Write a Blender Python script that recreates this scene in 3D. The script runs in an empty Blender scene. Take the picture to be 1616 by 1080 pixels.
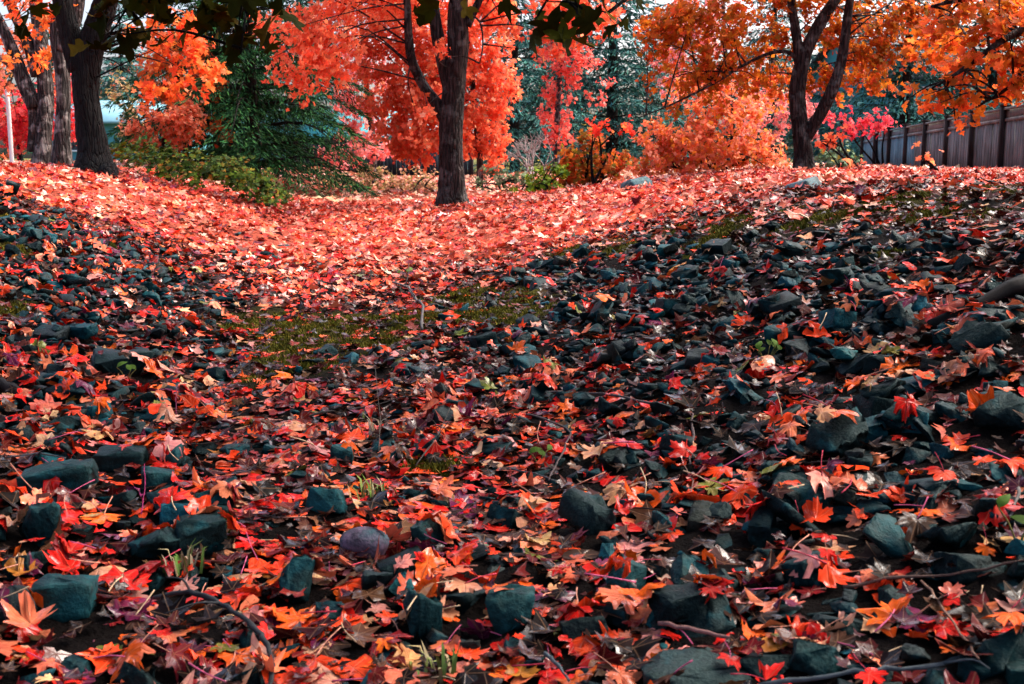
import bpy, bmesh, math, random
import numpy as np
from mathutils import Vector
R = math.radians
rng = np.random.default_rng(7)
random.seed(7)
scn = bpy.context.scene
COL = scn.collection

# ------------------------------------------------------------------ camera, sky, sun, exposure
F, CX, CY, HOR = 1796.0, 808.0, 540.0, 250.0          # the photograph's own pixels (1616 x 1080)
CAMZ = 1.0
PITCH = math.atan((CY - HOR) / F)
cam = bpy.data.cameras.new('camera'); camo = bpy.data.objects.new('camera', cam); COL.objects.link(camo)
cam.sensor_width = 36; cam.lens = 40; cam.clip_start = 0.05; cam.clip_end = 2000
camo.location = (0, 0, CAMZ); camo.rotation_euler = (R(90) - PITCH, 0, 0)
cam.dof.use_dof = True; cam.dof.focus_distance = 6.0; cam.dof.aperture_fstop = 9.0
scn.camera = camo

SUN_EL, SUN_AZ = R(52), R(65)                           # azimuth from +Y towards +X
world = bpy.data.worlds.new('World'); scn.world = world; world.use_nodes = True
nt = world.node_tree; bgn = nt.nodes['Background']
sky = nt.nodes.new('ShaderNodeTexSky'); sky.sky_type = 'NISHITA'; sky.sun_disc = False
sky.sun_elevation = SUN_EL; sky.sun_rotation = SUN_AZ; sky.air_density = 0.7; sky.dust_density = 7.0; sky.ozone_density = 1.0
nt.links.new(sky.outputs[0], bgn.inputs[0]); bgn.inputs[1].default_value = 0.15
sun = bpy.data.lights.new('sun', 'SUN'); suno = bpy.data.objects.new('sun', sun); COL.objects.link(suno)
sun.energy = 1.0; sun.angle = R(40); sun.color = (1, 0.92, 0.82)
sd = Vector((math.sin(SUN_AZ) * math.cos(SUN_EL), math.cos(SUN_AZ) * math.cos(SUN_EL), math.sin(SUN_EL)))
suno.rotation_euler = sd.to_track_quat('Z', 'Y').to_euler(); suno.location = (0, 0, 30)
vs = scn.view_settings; vs.view_transform = 'Standard'; vs.look = 'None'; vs.exposure = 2.05; vs.gamma = 1
vs.use_curve_mapping = False
scn.cycles.max_bounces = 7; scn.cycles.diffuse_bounces = 4; scn.cycles.transmission_bounces = 4; scn.cycles.transparent_max_bounces = 4
scn.cycles.use_denoising = True

# ------------------------------------------------------------------ terrain functions
def ss(t):
    t = np.clip(t, 0, 1); return t * t * (3 - 2 * t)
def axis(y): return -0.13 * np.clip(y, -6, 20)
def hz(x, y):
    x = np.asarray(x, float); y = np.asarray(y, float)
    fl = np.interp(y, [0, 6, 10, 17, 25, 40, 80], [0, 0, .1, .28, .36, .5, .7])
    o = x - axis(y)
    r = ss((o - .3) / (3.4 + .3 * np.clip(y - 8, 0, 20)))
    l = ss((-o - .4) / (3.6 + .15 * np.clip(y - 16, 0, 10)))
    z = fl + (.80 - fl) * r + (.86 - fl) * l
    n = .018 * np.sin(2.9 * x + 1.3 * y + .5) * np.sin(2.1 * y - .7 * x) + .012 * np.sin(6.1 * x - 3.3 * y) * np.sin(5.2 * y + 1.9 * x + 2) \
        + .006 * np.sin(14 * x + 5 * y) * np.sin(13 * y - 6 * x)
    return z + n
cp, sp_ = math.cos(PITCH), math.sin(PITCH)
def ray(px, py):
    u = (px - CX) / F; v = -(py - CY) / F
    return np.array([u, cp + v * sp_, -sp_ + v * cp])
def P(px, py, d):
    r = ray(px, py); t = d / r[1]
    return np.array([0, 0, CAMZ]) + r * t
def G(px, py, lift=0.0):
    r = ray(px, py); t = 1.0
    for _ in range(4000):
        p = np.array([0, 0, CAMZ]) + r * t
        if p[2] <= hz(p[0], p[1]): break
        t *= 1.003
    p[2] = hz(p[0], p[1]) + lift
    return p
def project(p):
    p = np.atleast_2d(p); q = p - np.array([0, 0, CAMZ])
    zc = q[:, 1] * cp - q[:, 2] * sp_; yc = q[:, 1] * sp_ + q[:, 2] * cp
    zc = np.where(zc < .05, .05, zc)
    return CX + F * q[:, 0] / zc, CY - F * yc / zc, zc

# ------------------------------------------------------------------ object helpers
def link(o, parent=None):
    COL.objects.link(o)
    if parent is not None: o.parent = parent
    return o
def tag(o, label=None, cat=None, group=None, kind=None):
    if label: o['label'] = label
    if cat: o['category'] = cat
    if group: o['group'] = group
    if kind: o['kind'] = kind
    return o
def empty(name, loc, label, cat, group=None):
    o = bpy.data.objects.new(name, None); o.location = [float(v) for v in loc]; o.empty_display_size = .2
    link(o); return tag(o, label, cat, group)
def mesh(name, v, f, col=None, uv=None, smooth=False):
    """v (N,3), f (M,3) or (M,4) arrays, col (N,3) per-vertex colour"""
    v = np.asarray(v, np.float32); f = np.asarray(f, np.int32); k = f.shape[1]
    m = bpy.data.meshes.new(name)
    m.vertices.add(len(v)); m.vertices.foreach_set('co', v.ravel())
    m.loops.add(f.size); m.loops.foreach_set('vertex_index', f.ravel())
    m.polygons.add(len(f)); m.polygons.foreach_set('loop_start', np.arange(len(f), dtype=np.int32) * k)
    if smooth: m.polygons.foreach_set('use_smooth', np.ones(len(f), bool))
    if col is not None:
        a = m.attributes.new('Col', 'FLOAT_COLOR', 'POINT')
        c = np.ones((len(v), 4), np.float32); c[:, :3] = col; a.data.foreach_set('color', c.ravel())
    if uv is not None:
        a = m.attributes.new('leaf_uv', 'FLOAT_VECTOR', 'POINT')
        u = np.zeros((len(v), 3), np.float32); u[:, :2] = uv; a.data.foreach_set('vector', u.ravel())
    m.update(calc_edges=True)
    return m
def obj(name, me, mat, parent=None, loc=None):
    o = bpy.data.objects.new(name, me)
    if mat is not None and not me.materials: me.materials.append(mat)
    if loc is not None: o.location = [float(t) for t in loc]
    return link(o, parent)
class MB:
    """collects triangle/quad-as-triangle pieces into one mesh"""
    def __init__(s): s.v = []; s.f = []; s.c = []; s.n = 0
    def add(s, v, f, c=None):
        v = np.asarray(v, float); f = np.asarray(f, int)
        if f.shape[1] == 4: f = np.concatenate([f[:, [0, 1, 2]], f[:, [0, 2, 3]]])
        s.v.append(v); s.f.append(f + s.n); s.n += len(v)
        s.c.append(np.broadcast_to(np.asarray(c if c is not None else (1, 1, 1), float), (len(v), 3)))
    def build(s, name, mat, parent=None, smooth=False, origin=None):
        v = np.concatenate(s.v)
        if origin is not None: v = v - np.asarray(origin)
        o = obj(name, mesh(name, v, np.concatenate(s.f), np.concatenate(s.c), smooth=smooth), mat, parent)
        if origin is not None and parent is None: o.location = [float(t) for t in origin]
        return o
BOXF = np.array([[0, 3, 2, 1], [4, 5, 6, 7], [0, 1, 5, 4], [1, 2, 6, 5], [2, 3, 7, 6], [3, 0, 4, 7]])
def box(sx, sy, sz, c=(0, 0, 0)):
    v = np.array([[-1, -1, -1], [1, -1, -1], [1, 1, -1], [-1, 1, -1], [-1, -1, 1], [1, -1, 1], [1, 1, 1], [-1, 1, 1]], float) * .5
    return v * np.array([sx, sy, sz]) + np.array(c), BOXF
def catmull(pts, per=6):
    pts = np.asarray(pts, float); n = len(pts)
    if n < 3: 
        t = np.linspace(0, 1, per + 1)[:, None]; return pts[0] * (1 - t) + pts[-1] * t
    p = np.concatenate([[2 * pts[0] - pts[1]], pts, [2 * pts[-1] - pts[-2]]]); out = []
    for i in range(1, n):
        for t in np.linspace(0, 1, per, endpoint=False):
            a, b, c, d = p[i - 1], p[i], p[i + 1], p[i + 2]
            out.append(.5 * (2 * b + (c - a) * t + (2 * a - 5 * b + 4 * c - d) * t * t + (3 * b - a - 3 * c + d) * t ** 3))
    out.append(pts[-1]); return np.array(out)
def tube(path, rad, sides=8, per=6, rough=0.0, ridges=0, seed=0, raw=False):
    """tapered round limb: path control points, rad one radius per control point"""
    path = np.asarray(path, float)
    c = path if raw else catmull(path, per); m = len(c)
    r = np.interp(np.linspace(0, 1, m), np.linspace(0, 1, len(rad)), rad)
    t = np.gradient(c, axis=0); t /= np.linalg.norm(t, axis=1)[:, None] + 1e-9
    up = np.array([0.31, 0.95, 0.05]) if abs(t[0][2]) > .6 else np.array([0, 0, 1.0])
    a = np.cross(t[0], up); a /= np.linalg.norm(a); th = np.linspace(0, 2 * np.pi, sides, endpoint=False)
    q = np.random.default_rng(abs(seed)); ph = q.random(8) * 6.28; V = []
    for i in range(m):
        a = a - t[i] * a.dot(t[i]); a /= np.linalg.norm(a) + 1e-9; b = np.cross(t[i], a)
        rr = np.full(sides, r[i])
        if rough:
            z = i / max(1, m - 1) * len(path)
            s = np.sin(3 * th + ph[0] + z * .6) * .5 + np.sin(5 * th + ph[1] - z * 1.1) * .35 + np.sin(2 * th + ph[2] + z * 2.3) * .5
            rr = rr * (1 + rough * s)
        if ridges:
            w = ridges * th + 1.2 * np.sin(2 * th + i * .35 + ph[3]) + .9 * np.sin(i * .8 + 3 * th + ph[4])
            rr = rr * (1 + .05 * (np.abs(np.sin(w * .5)) - .6) + .02 * q.standard_normal(sides))
        V.append(c[i] + np.outer(np.cos(th) * rr, a) + np.outer(np.sin(th) * rr, b))
    V = np.concatenate(V); f = []
    i0 = np.arange(m - 1)[:, None] * sides; j = np.arange(sides)[None, :]; j2 = (j + 1) % sides
    f = np.stack([i0 + j, i0 + j2, i0 + sides + j2, i0 + sides + j], -1).reshape(-1, 4)
    tri = np.concatenate([f[:, [0, 1, 2]], f[:, [0, 2, 3]]])
    cap = np.array([[len(V) , (k + 1) % sides, k] for k in range(sides)] + [[len(V) + 1, (m - 1) * sides + k, (m - 1) * sides + (k + 1) % sides] for k in range(sides)])
    V = np.concatenate([V, [c[0]], [c[-1]]])
    return V, np.concatenate([tri, cap])

# ------------------------------------------------------------------ materials
def mat(name):
    m = bpy.data.materials.new(name); m.use_nodes = True
    n = m.node_tree.nodes; b = n['Principled BSDF']
    return m, m.node_tree, n, m.node_tree.links, b
def N(n, typ, **k):
    x = n.new(typ)
    for a, v in k.items(): setattr(x, a, v)
    return x
def mixrgb(n, l, fac, a, b, blend='MIX'):
    x = n.new('ShaderNodeMix'); x.data_type = 'RGBA'; x.blend_type = blend
    for s, v in ((x.inputs[0], fac), (x.inputs[6], a), (x.inputs[7], b)):
        if isinstance(v, (int, float)): s.default_value = v
        elif isinstance(v, tuple): s.default_value = (*v, 1)
        else: l.new(v, s)
    return x.outputs[2]
def math_(n, l, op, a, b=None, c=None):
    x = n.new('ShaderNodeMath'); x.operation = op
    for i, v in enumerate((a, b, c)):
        if v is None: continue
        if isinstance(v, (int, float)): x.inputs[i].default_value = v
        else: l.new(v, x.inputs[i])
    return x.outputs[0]
def noise(n, l, scale, detail=3, vec=None, rough=.55):
    x = n.new('ShaderNodeTexNoise'); x.inputs['Scale'].default_value = scale; x.inputs['Detail'].default_value = detail
    x.inputs['Roughness'].default_value = rough
    if vec is not None: l.new(vec, x.inputs['Vector'])
    return x
def ramp(n, l, fac, stops):
    x = n.new('ShaderNodeValToRGB'); e = x.color_ramp.elements
    while len(e) < len(stops): e.new(.5)
    for i, (p, c) in enumerate(stops):
        e[i].position = p; e[i].color = (c, c, c, 1) if isinstance(c, (int, float)) else (*c, 1)
    l.new(fac, x.inputs[0]); return x.outputs[0]
def bump(n, l, b, h, strength=.5, dist=.01):
    x = n.new('ShaderNodeBump'); x.inputs['Strength'].default_value = strength; x.inputs['Distance'].default_value = dist
    l.new(h, x.inputs['Height']); l.new(x.outputs[0], b.inputs['Normal']); return x
def geo_pos(n): return N(n, 'ShaderNodeNewGeometry').outputs['Position']

def leaf_material(name, translucent=.3, rough=.42, veins=False, spec=.5, wear=.5, wet=False):
    m, t, n, l, b = mat(name)
    col = N(n, 'ShaderNodeAttribute', attribute_name='Col').outputs['Color']
    pos = geo_pos(n)
    nz = noise(n, l, 38, 4, pos)
    c = mixrgb(n, l, ramp(n, l, nz.outputs['Fac'], [(.35, 0.0), (.75, wear)]), col, mixrgb(n, l, 1.0, col, (.42, .30, .30), 'MULTIPLY'))
    nz3 = noise(n, l, 16, 3, pos); c = mixrgb(n, l, ramp(n, l, nz3.outputs['Fac'], [(.45, 0.0), (.65, .75 * wear)]), c, mixrgb(n, l, 1.0, c, (1.0, 1.3, 1.0), 'MULTIPLY'))
    nz2 = noise(n, l, 210, 2, pos)
    c = mixrgb(n, l, ramp(n, l, nz2.outputs['Fac'], [(.66, 0.0), (.74, .55 * wear)]), c, (.03, .012, .008))
    h = nz.outputs['Fac']
    if veins:
        uvn = N(n, 'ShaderNodeAttribute', attribute_name='leaf_uv').outputs['Vector']
        sx = N(n, 'ShaderNodeSeparateXYZ'); l.new(uvn, sx.inputs[0]); x, y = sx.outputs[0], sx.outputs[1]
        ax = math_(n, l, 'ABSOLUTE', x); best = None
        for deg in (0, 48, 104):
            s, k = math.sin(R(deg)), math.cos(R(deg))
            across = math_(n, l, 'ABSOLUTE', math_(n, l, 'SUBTRACT', math_(n, l, 'MULTIPLY', ax, k), math_(n, l, 'MULTIPLY', y, s)))
            along = math_(n, l, 'ADD', math_(n, l, 'MULTIPLY', ax, s), math_(n, l, 'MULTIPLY', y, k))
            dd = math_(n, l, 'ADD', across, math_(n, l, 'MULTIPLY', math_(n, l, 'LESS_THAN', along, 0.0), 9.0))
            best = dd if best is None else math_(n, l, 'MINIMUM', best, dd)
        vm = math_(n, l, 'SUBTRACT', 1.0, math_(n, l, 'MULTIPLY', best, 32.0)); vm = math_(n, l, 'MAXIMUM', vm, 0.0)
        c = mixrgb(n, l, math_(n, l, 'MULTIPLY', vm, .5), c, mixrgb(n, l, .45, col, (.5, .26, .14)))
        h = math_(n, l, 'ADD', math_(n, l, 'MULTIPLY', h, .5), math_(n, l, 'MULTIPLY', vm, -.6))
    l.new(c, b.inputs['Base Color'])
    rr = ramp(n, l, nz.outputs['Fac'], [(.3, rough - .12), (.7, rough + .2)]); l.new(rr, b.inputs['Roughness'])
    b.inputs['Specular IOR Level'].default_value = spec
    if wet:
        wz = noise(n, l, 26, 3, pos); spot = ramp(n, l, wz.outputs['Fac'], [(.52, 0.0), (.60, 1.0)])
        l.new(math_(n, l, 'ADD', .04, math_(n, l, 'MULTIPLY', spot, spec)), b.inputs['Specular IOR Level'])
        l.new(math_(n, l, 'SUBTRACT', rr, math_(n, l, 'MULTIPLY', spot, .22)), b.inputs['Roughness'])
    bump(n, l, b, h, .5, .006)
    if translucent:
        tr = N(n, 'ShaderNodeBsdfTranslucent'); l.new(c, tr.inputs['Color'])
        ms = N(n, 'ShaderNodeMixShader'); ms.inputs[0].default_value = translucent
        l.new(b.outputs[0], ms.inputs[1]); l.new(tr.outputs[0], ms.inputs[2]); l.new(ms.outputs[0], n['Material Output'].inputs['Surface'])
    return m
M = {}
M['leaf_near'] = leaf_material('wet_leaf', .08, .40, True, .5, .8, True)
M['leaf_carpet'] = leaf_material('carpet_leaf', .12, .42, False, .5, .35)
M['leaf_crown'] = leaf_material('crown_leaf', .6, .6, False, .15, .15)
M['leaf_green'] = leaf_material('evergreen_leaf', .16, .6, False, .10, .3)
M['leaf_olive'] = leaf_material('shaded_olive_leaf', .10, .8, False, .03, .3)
def bark_material(name, dark, light, lichen=None, amount=.5, scale=1.0):
    m, t, n, l, b = mat(name)
    mp = N(n, 'ShaderNodeMapping'); l.new(geo_pos(n), mp.inputs[0]); mp.inputs['Scale'].default_value = (14 * scale, 14 * scale, 2.2 * scale)
    a = noise(n, l, 1.6, 6, mp.outputs[0], .65)
    c = mixrgb(n, l, ramp(n, l, a.outputs['Fac'], [(.38, 0.0), (.66, 1.0)]), dark, light)
    vo = N(n, 'ShaderNodeTexVoronoi', feature='DISTANCE_TO_EDGE'); vo.inputs['Scale'].default_value = 1.0; wv = mixrgb(n, l, .12, mp.outputs[0], noise(n, l, .9, 3, mp.outputs[0]).outputs['Color'], 'ADD'); mp2 = N(n, 'ShaderNodeMapping'); l.new(wv, mp2.inputs[0]); mp2.inputs['Scale'].default_value = (1.5, 1.5, 1.1); l.new(mp2.outputs[0], vo.inputs['Vector'])
    crack = ramp(n, l, vo.outputs['Distance'], [(.0, .75), (.16, 0.0)]); c = mixrgb(n, l, crack, c, tuple(x * .5 for x in dark))
    if lichen:
        z = noise(n, l, 5.5, 4, geo_pos(n)); c = mixrgb(n, l, ramp(n, l, z.outputs['Fac'], [(.52, 0.0), (.62, amount)]), c, lichen)
    l.new(c, b.inputs['Base Color']); b.inputs['Roughness'].default_value = .8; b.inputs['Specular IOR Level'].default_value = .15
    bump(n, l, b, math_(n, l, 'SUBTRACT', a.outputs['Fac'], crack), 1.0, .05); return m
M['bark_dark'] = bark_material('dark_wet_bark', (.0018, .0018, .002), (.008, .0078, .008), (.018, .02, .019), .35)
M['bark_grey'] = bark_material('grey_lichen_bark', (.014, .012, .012), (.11, .095, .088), (.30, .28, .26), .85)
M['bark_brown'] = bark_material('brown_furrowed_bark', (.008, .005, .005), (.06, .042, .036), (.13, .13, .12), .5)
M['bark_conifer'] = bark_material('conifer_bark', (.012, .010, .009), (.05, .04, .035))
M['twig'] = None
def vcol_material(name, rough=.6, spec=.4, nscale=30, namt=.5, bdist=.004, bscale=60):
    m, t, n, l, b = mat(name)
    col = N(n, 'ShaderNodeAttribute', attribute_name='Col').outputs['Color']
    z = noise(n, l, nscale, 4, geo_pos(n)); z2 = noise(n, l, bscale, 4, geo_pos(n))
    c = mixrgb(n, l, ramp(n, l, z.outputs['Fac'], [(.35, 0.0), (.7, namt)]), col, mixrgb(n, l, 1.0, col, (.35, .35, .38), 'MULTIPLY'))
    l.new(c, b.inputs['Base Color']); b.inputs['Roughness'].default_value = rough; b.inputs['Specular IOR Level'].default_value = spec
    bump(n, l, b, z2.outputs['Fac'], .6, bdist); return m
M['twig'] = vcol_material('wet_twig', .7, .15, 60, .7, .003, 160)
M['needle'] = vcol_material('conifer_needles', .8, .1, 3, .4)
M['blade'] = vcol_material('moss_and_grass', .8, .1, 12, .4)
def rock_material():
    m, t, n, l, b = mat('wet_basalt')
    col = N(n, 'ShaderNodeAttribute', attribute_name='Col').outputs['Color']; pos = geo_pos(n)
    a = noise(n, l, 22, 6, pos, .65); a2 = noise(n, l, 110, 4, pos, .6)
    c = mixrgb(n, l, ramp(n, l, a.outputs['Fac'], [(.32, 0.0), (.70, 1.0)]), mixrgb(n, l, 1.0, col, (.35, .36, .38), 'MULTIPLY'), mixrgb(n, l, 1.0, col, (2.1, 2.2, 2.2), 'MULTIPLY'))
    c = mixrgb(n, l, ramp(n, l, a2.outputs['Fac'], [(.45, 0.0), (.7, .8)]), c, mixrgb(n, l, 1.0, c, (.3, .3, .3), 'MULTIPLY'))
    z = noise(n, l, 9, 5, pos); c = mixrgb(n, l, ramp(n, l, z.outputs['Fac'], [(.57, 0.0), (.66, .65)]), c, (.007, .058, .068))  # teal patches: sky reflection on wet faces, put into the colour
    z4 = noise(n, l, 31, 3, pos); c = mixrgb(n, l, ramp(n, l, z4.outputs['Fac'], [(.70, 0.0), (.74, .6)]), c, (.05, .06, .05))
    z3 = noise(n, l, 6, 4, pos); c = mixrgb(n, l, ramp(n, l, z3.outputs['Fac'], [(.62, 0.0), (.72, .7)]), c, (.016, .012, .009))
    l.new(c, b.inputs['Base Color'])
    l.new(ramp(n, l, a.outputs['Fac'], [(.3, .45), (.7, .75)]), b.inputs['Roughness']); b.inputs['Specular IOR Level'].default_value = .16
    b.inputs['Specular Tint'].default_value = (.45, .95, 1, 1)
    hh = math_(n, l, 'ADD', math_(n, l, 'MULTIPLY', a.outputs['Fac'], .5), math_(n, l, 'MULTIPLY', a2.outputs['Fac'], .6))
    bump(n, l, b, hh, .9, .009); return m
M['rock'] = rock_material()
def ground_material():
    m, t, n, l, b = mat('damp_soil_and_moss'); pos = geo_pos(n)
    col = N(n, 'ShaderNodeAttribute', attribute_name='Col').outputs['Color']
    a = noise(n, l, 18, 6, pos, .65); a2 = noise(n, l, 70, 5, pos, .65)
    c = mixrgb(n, l, ramp(n, l, a.outputs['Fac'], [(.3, 0.0), (.7, 1.0)]), mixrgb(n, l, 1.0, col, (.45, .42, .42), 'MULTIPLY'), mixrgb(n, l, 1.0, col, (1.4, 1.35, 1.3), 'MULTIPLY'))
    l.new(c, b.inputs['Base Color']); b.inputs['Roughness'].default_value = .9; b.inputs['Specular IOR Level'].default_value = .04
    bump(n, l, b, math_(n, l, 'ADD', a.outputs['Fac'], a2.outputs['Fac']), .9, .03); return m
M['ground'] = ground_material()
def wood_material(name, base, light):
    m, t, n, l, b = mat(name)
    tc = N(n, 'ShaderNodeTexCoord'); mp = N(n, 'ShaderNodeMapping'); l.new(geo_pos(n), mp.inputs[0]); mp.inputs['Scale'].default_value = (30, 30, 1.5)
    a = noise(n, l, 1.5, 6, mp.outputs[0], .65)
    rnd = N(n, 'ShaderNodeObjectInfo').outputs['Random']
    c = mixrgb(n, l, ramp(n, l, a.outputs['Fac'], [(.3, 0.0), (.7, 1.0)]), base, light)
    c = mixrgb(n, l, math_(n, l, 'MULTIPLY', rnd, .6), c, mixrgb(n, l, 1.0, c, (.45, .45, .48), 'MULTIPLY'))
    st = noise(n, l, 2.2, 5, geo_pos(n)); c = mixrgb(n, l, ramp(n, l, st.outputs['Fac'], [(.45, 0.0), (.7, .65)]), c, mixrgb(n, l, 1.0, c, (.4, .42, .40), 'MULTIPLY'))
    l.new(c, b.inputs['Base Color']); b.inputs['Roughness'].default_value = .85; b.inputs['Specular IOR Level'].default_value = .15; bump(n, l, b, a.outputs['Fac'], .6, .006); return m
M['fence_brown'] = wood_material('weathered_brown_boards', (.075, .085, .085), (.28, .30, .29))
M['fence_grey'] = wood_material('weathered_blue_grey_boards', (.07, .17, .21), (.20, .38, .44))
M['fence_post'] = wood_material('dark_post', (.012, .010, .010), (.05, .04, .038))
M['fence_far'] = wood_material('far_dark_boards', (.012, .018, .022), (.04, .055, .065))
def plain(name, c, rough=.6, spec=.4, nscale=8, amt=.25):
    m, t, n, l, b = mat(name); z = noise(n, l, nscale, 4, geo_pos(n))
    l.new(mixrgb(n, l, ramp(n, l, z.outputs['Fac'], [(.3, 0.0), (.7, amt)]), c, tuple(x * .4 for x in c)), b.inputs['Base Color'])
    b.inputs['Roughness'].default_value = rough; b.inputs['Specular IOR Level'].default_value = spec; return m
M['white_paint'] = plain('white_paint', (.8, .82, .8), .5)
M['house_wall'] = plain('pale_blue_siding', (.16, .34, .40), .7)
M['teal_wall'] = plain('teal_siding', (.05, .25, .29), .6)
M['teal_roof'] = plain('teal_metal_roof', (.04, .30, .33), .45)
M['dark_roof'] = plain('dark_shingles', (.03, .035, .04), .8)
M['glass'] = plain('window_glass', (.02, .04, .05), .08, .8)
M['slab'] = plain('dark_slab_stone', (.05, .075, .08), .4, .5, 14, .8)

# ------------------------------------------------------------------ leaf shapes
HALF = [(0, 1.0), (7, .84), (14, .88), (18, .70), (26, .55), (36, .76), (42, .88), (48, .99), (56, .82), (62, .85), (70, .66), (81, .52),
        (92, .66), (103, .80), (114, .66), (127, .55), (146, .44), (166, .30)]
LOW = [(0, 1.0), (15, .80), (26, .53), (48, .97), (68, .66), (82, .52), (104, .78), (130, .52), (160, .32)]
TINY = [(0, 1.0), (25, .56), (48, .95), (80, .54), (106, .74), (150, .36)]
def outline(half):
    a = [(-t, r) for t, r in half[:0:-1]] + list(half) + [(180, .10)]
    return np.radians([x for x, _ in a]), np.array([r for _, r in a])
def leaf_template(half, rings, q, curl=1.0):
    th, r = outline(half); n = len(th)
    r = r * (1 + .09 * q.standard_normal(n))
    V = [[0, 0]]; 
    for k in range(1, rings + 1):
        s = k / rings; V += [[math.sin(t) * rr * s, math.cos(t) * rr * s] for t, rr in zip(th, r)]
    V = np.array(V); f = [[0, 1 + (j + 1) % n, 1 + j] for j in range(n)]
    for k in range(rings - 1):
        for j in range(n):
            a, b = 1 + k * n + j, 1 + k * n + (j + 1) % n; c, d = a + n, b + n
            f += [[a, b, d], [a, d, c]]
    V[:, 1] -= .25
    rad = np.hypot(V[:, 0], V[:, 1]); ang = np.arctan2(V[:, 0], V[:, 1])
    z = curl * (q.normal(.12, .20) * rad ** 2 + q.normal(0, .22) * rad ** 2 * np.cos(2 * ang + q.random() * 6.28)
                + q.normal(.0, .16) * rad ** 3 * np.cos(3 * ang + q.random() * 6.28) + q.normal(.02, .22) * np.abs(V[:, 0])
                + .08 * rad ** 2 * np.sin(5 * ang + q.random() * 6.28))
    uv = V.copy(); uv[:, 1] += .25
    return np.column_stack([V * .55, z * .55]), np.array(f), uv      # about one unit wide
qt = np.random.default_rng(3)
T_HI = [leaf_template(HALF, 2, qt, .85) for _ in range(26)]
T_MID = [leaf_template(LOW, 2, qt, .85) for _ in range(16)]
T_CURL = [leaf_template(HALF, 2, qt, 1.55) for _ in range(10)]
def oval_template(q):
    t = np.linspace(0, 2 * np.pi, 12, endpoint=False); w_ = q.uniform(.22, .32); x = np.sin(t) * w_ * (1 - .25 * np.cos(t)); y = np.cos(t) * .55
    v = np.concatenate([[[0, 0]], np.column_stack([x, y])]); z = q.normal(0, .35) * v[:, 1] ** 2 + q.uniform(0, .6) * np.abs(v[:, 0]); 
    return np.column_stack([v, z]), np.array([[0, 1 + (k + 1) % 12, 1 + k] for k in range(12)]), v
T_OVAL = [oval_template(qt) for _ in range(6)]
T_FAR = [leaf_template(LOW, 1, qt, .9) for _ in range(16)]
T_LO = [leaf_template(TINY, 1, qt, .9) for _ in range(16)]
def frames(nrm, spin):
    """rotation matrices (N,3,3) whose third column is nrm"""
    nrm = nrm / (np.linalg.norm(nrm, axis=1)[:, None] + 1e-9)
    ref = np.where(np.abs(nrm[:, 2:3]) < .95, np.array([[0, 0, 1.0]]), np.array([[1.0, 0, 0]]))
    a = np.cross(ref, nrm); a /= np.linalg.norm(a, axis=1)[:, None]; b = np.cross(nrm, a)
    c, s = np.cos(spin)[:, None], np.sin(spin)[:, None]
    return np.stack([a * c + b * s, -a * s + b * c, nrm], axis=2)
def scatter(templates, pos, rot, size, col, var=.0, q=rng):
    """many leaves as one set of arrays"""
    V, Fc, C, U = [], [], [], []; n0 = 0; pick = q.integers(0, len(templates), len(pos))
    for k, T in enumerate(templates):
        i = np.nonzero(pick == k)[0]
        if not len(i): continue
        tv, tf, tu = T
        v = np.einsum('nij,vj->nvi', rot[i], tv) * size[i][:, None, None] + pos[i][:, None, :]
        V.append(v.reshape(-1, 3)); Fc.append((tf[None] + (np.arange(len(i)) * len(tv))[:, None, None]).reshape(-1, 3) + n0); n0 += len(i) * len(tv)
        c = np.repeat(col[i], len(tv), 0)
        if var: c = c * (1 + var * q.standard_normal((len(c), 1)))
        C.append(np.clip(c, 0, 1)); U.append(np.tile(tu, (len(i), 1)))
    return np.concatenate(V), np.concatenate(Fc), np.concatenate(C), np.concatenate(U)
def pick_colours(pal, n, q=rng, jit=.18):
    w = np.array([p[1] for p in pal], float); idx = q.choice(len(pal), n, p=w / w.sum())
    c = np.array([p[0] for p in pal])[idx] * np.exp(q.normal(0, jit, (n, 1))) * np.exp(q.normal(0, jit * .35, (n, 3)))
    return np.clip(c, 0, .92), idx
# fallen leaves: colour, weight, word
PAL = [((.68, .045, .009), 23, 'red-orange'), ((.70, .095, .011), 10, 'orange'), ((.52, .010, .007), 22, 'scarlet'), ((.56, .125, .065), 15, 'salmon'),
       ((.52, .24, .13), 7, 'tan'), ((.14, .008, .010), 15, 'maroon'), ((.045, .018, .013), 8, 'dark brown'), ((.11, .012, .045), 5, 'purple'),
       ((.34, .12, .02), 1, 'ochre'), ((.13, .13, .025), 2, 'olive'), ((.52, .20, .17), 6, 'pale pink')]
PAL_CARPET = [((.66, .050, .020), 34), ((.68, .085, .03), 16), ((.60, .14, .09), 22), ((.68, .27, .20), 14), ((.44, .012, .011), 20), ((.12, .010, .03), 6), ((.66, .44, .36), 4)]  # pale pinks put the sky's grazing sheen into the leaf colour
PAL_PALE = [((.60, .20, .14), 5), ((.66, .34, .27), 5), ((.55, .30, .20), 4), ((.60, .08, .04), 3), ((.35, .18, .10), 2)]

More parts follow.
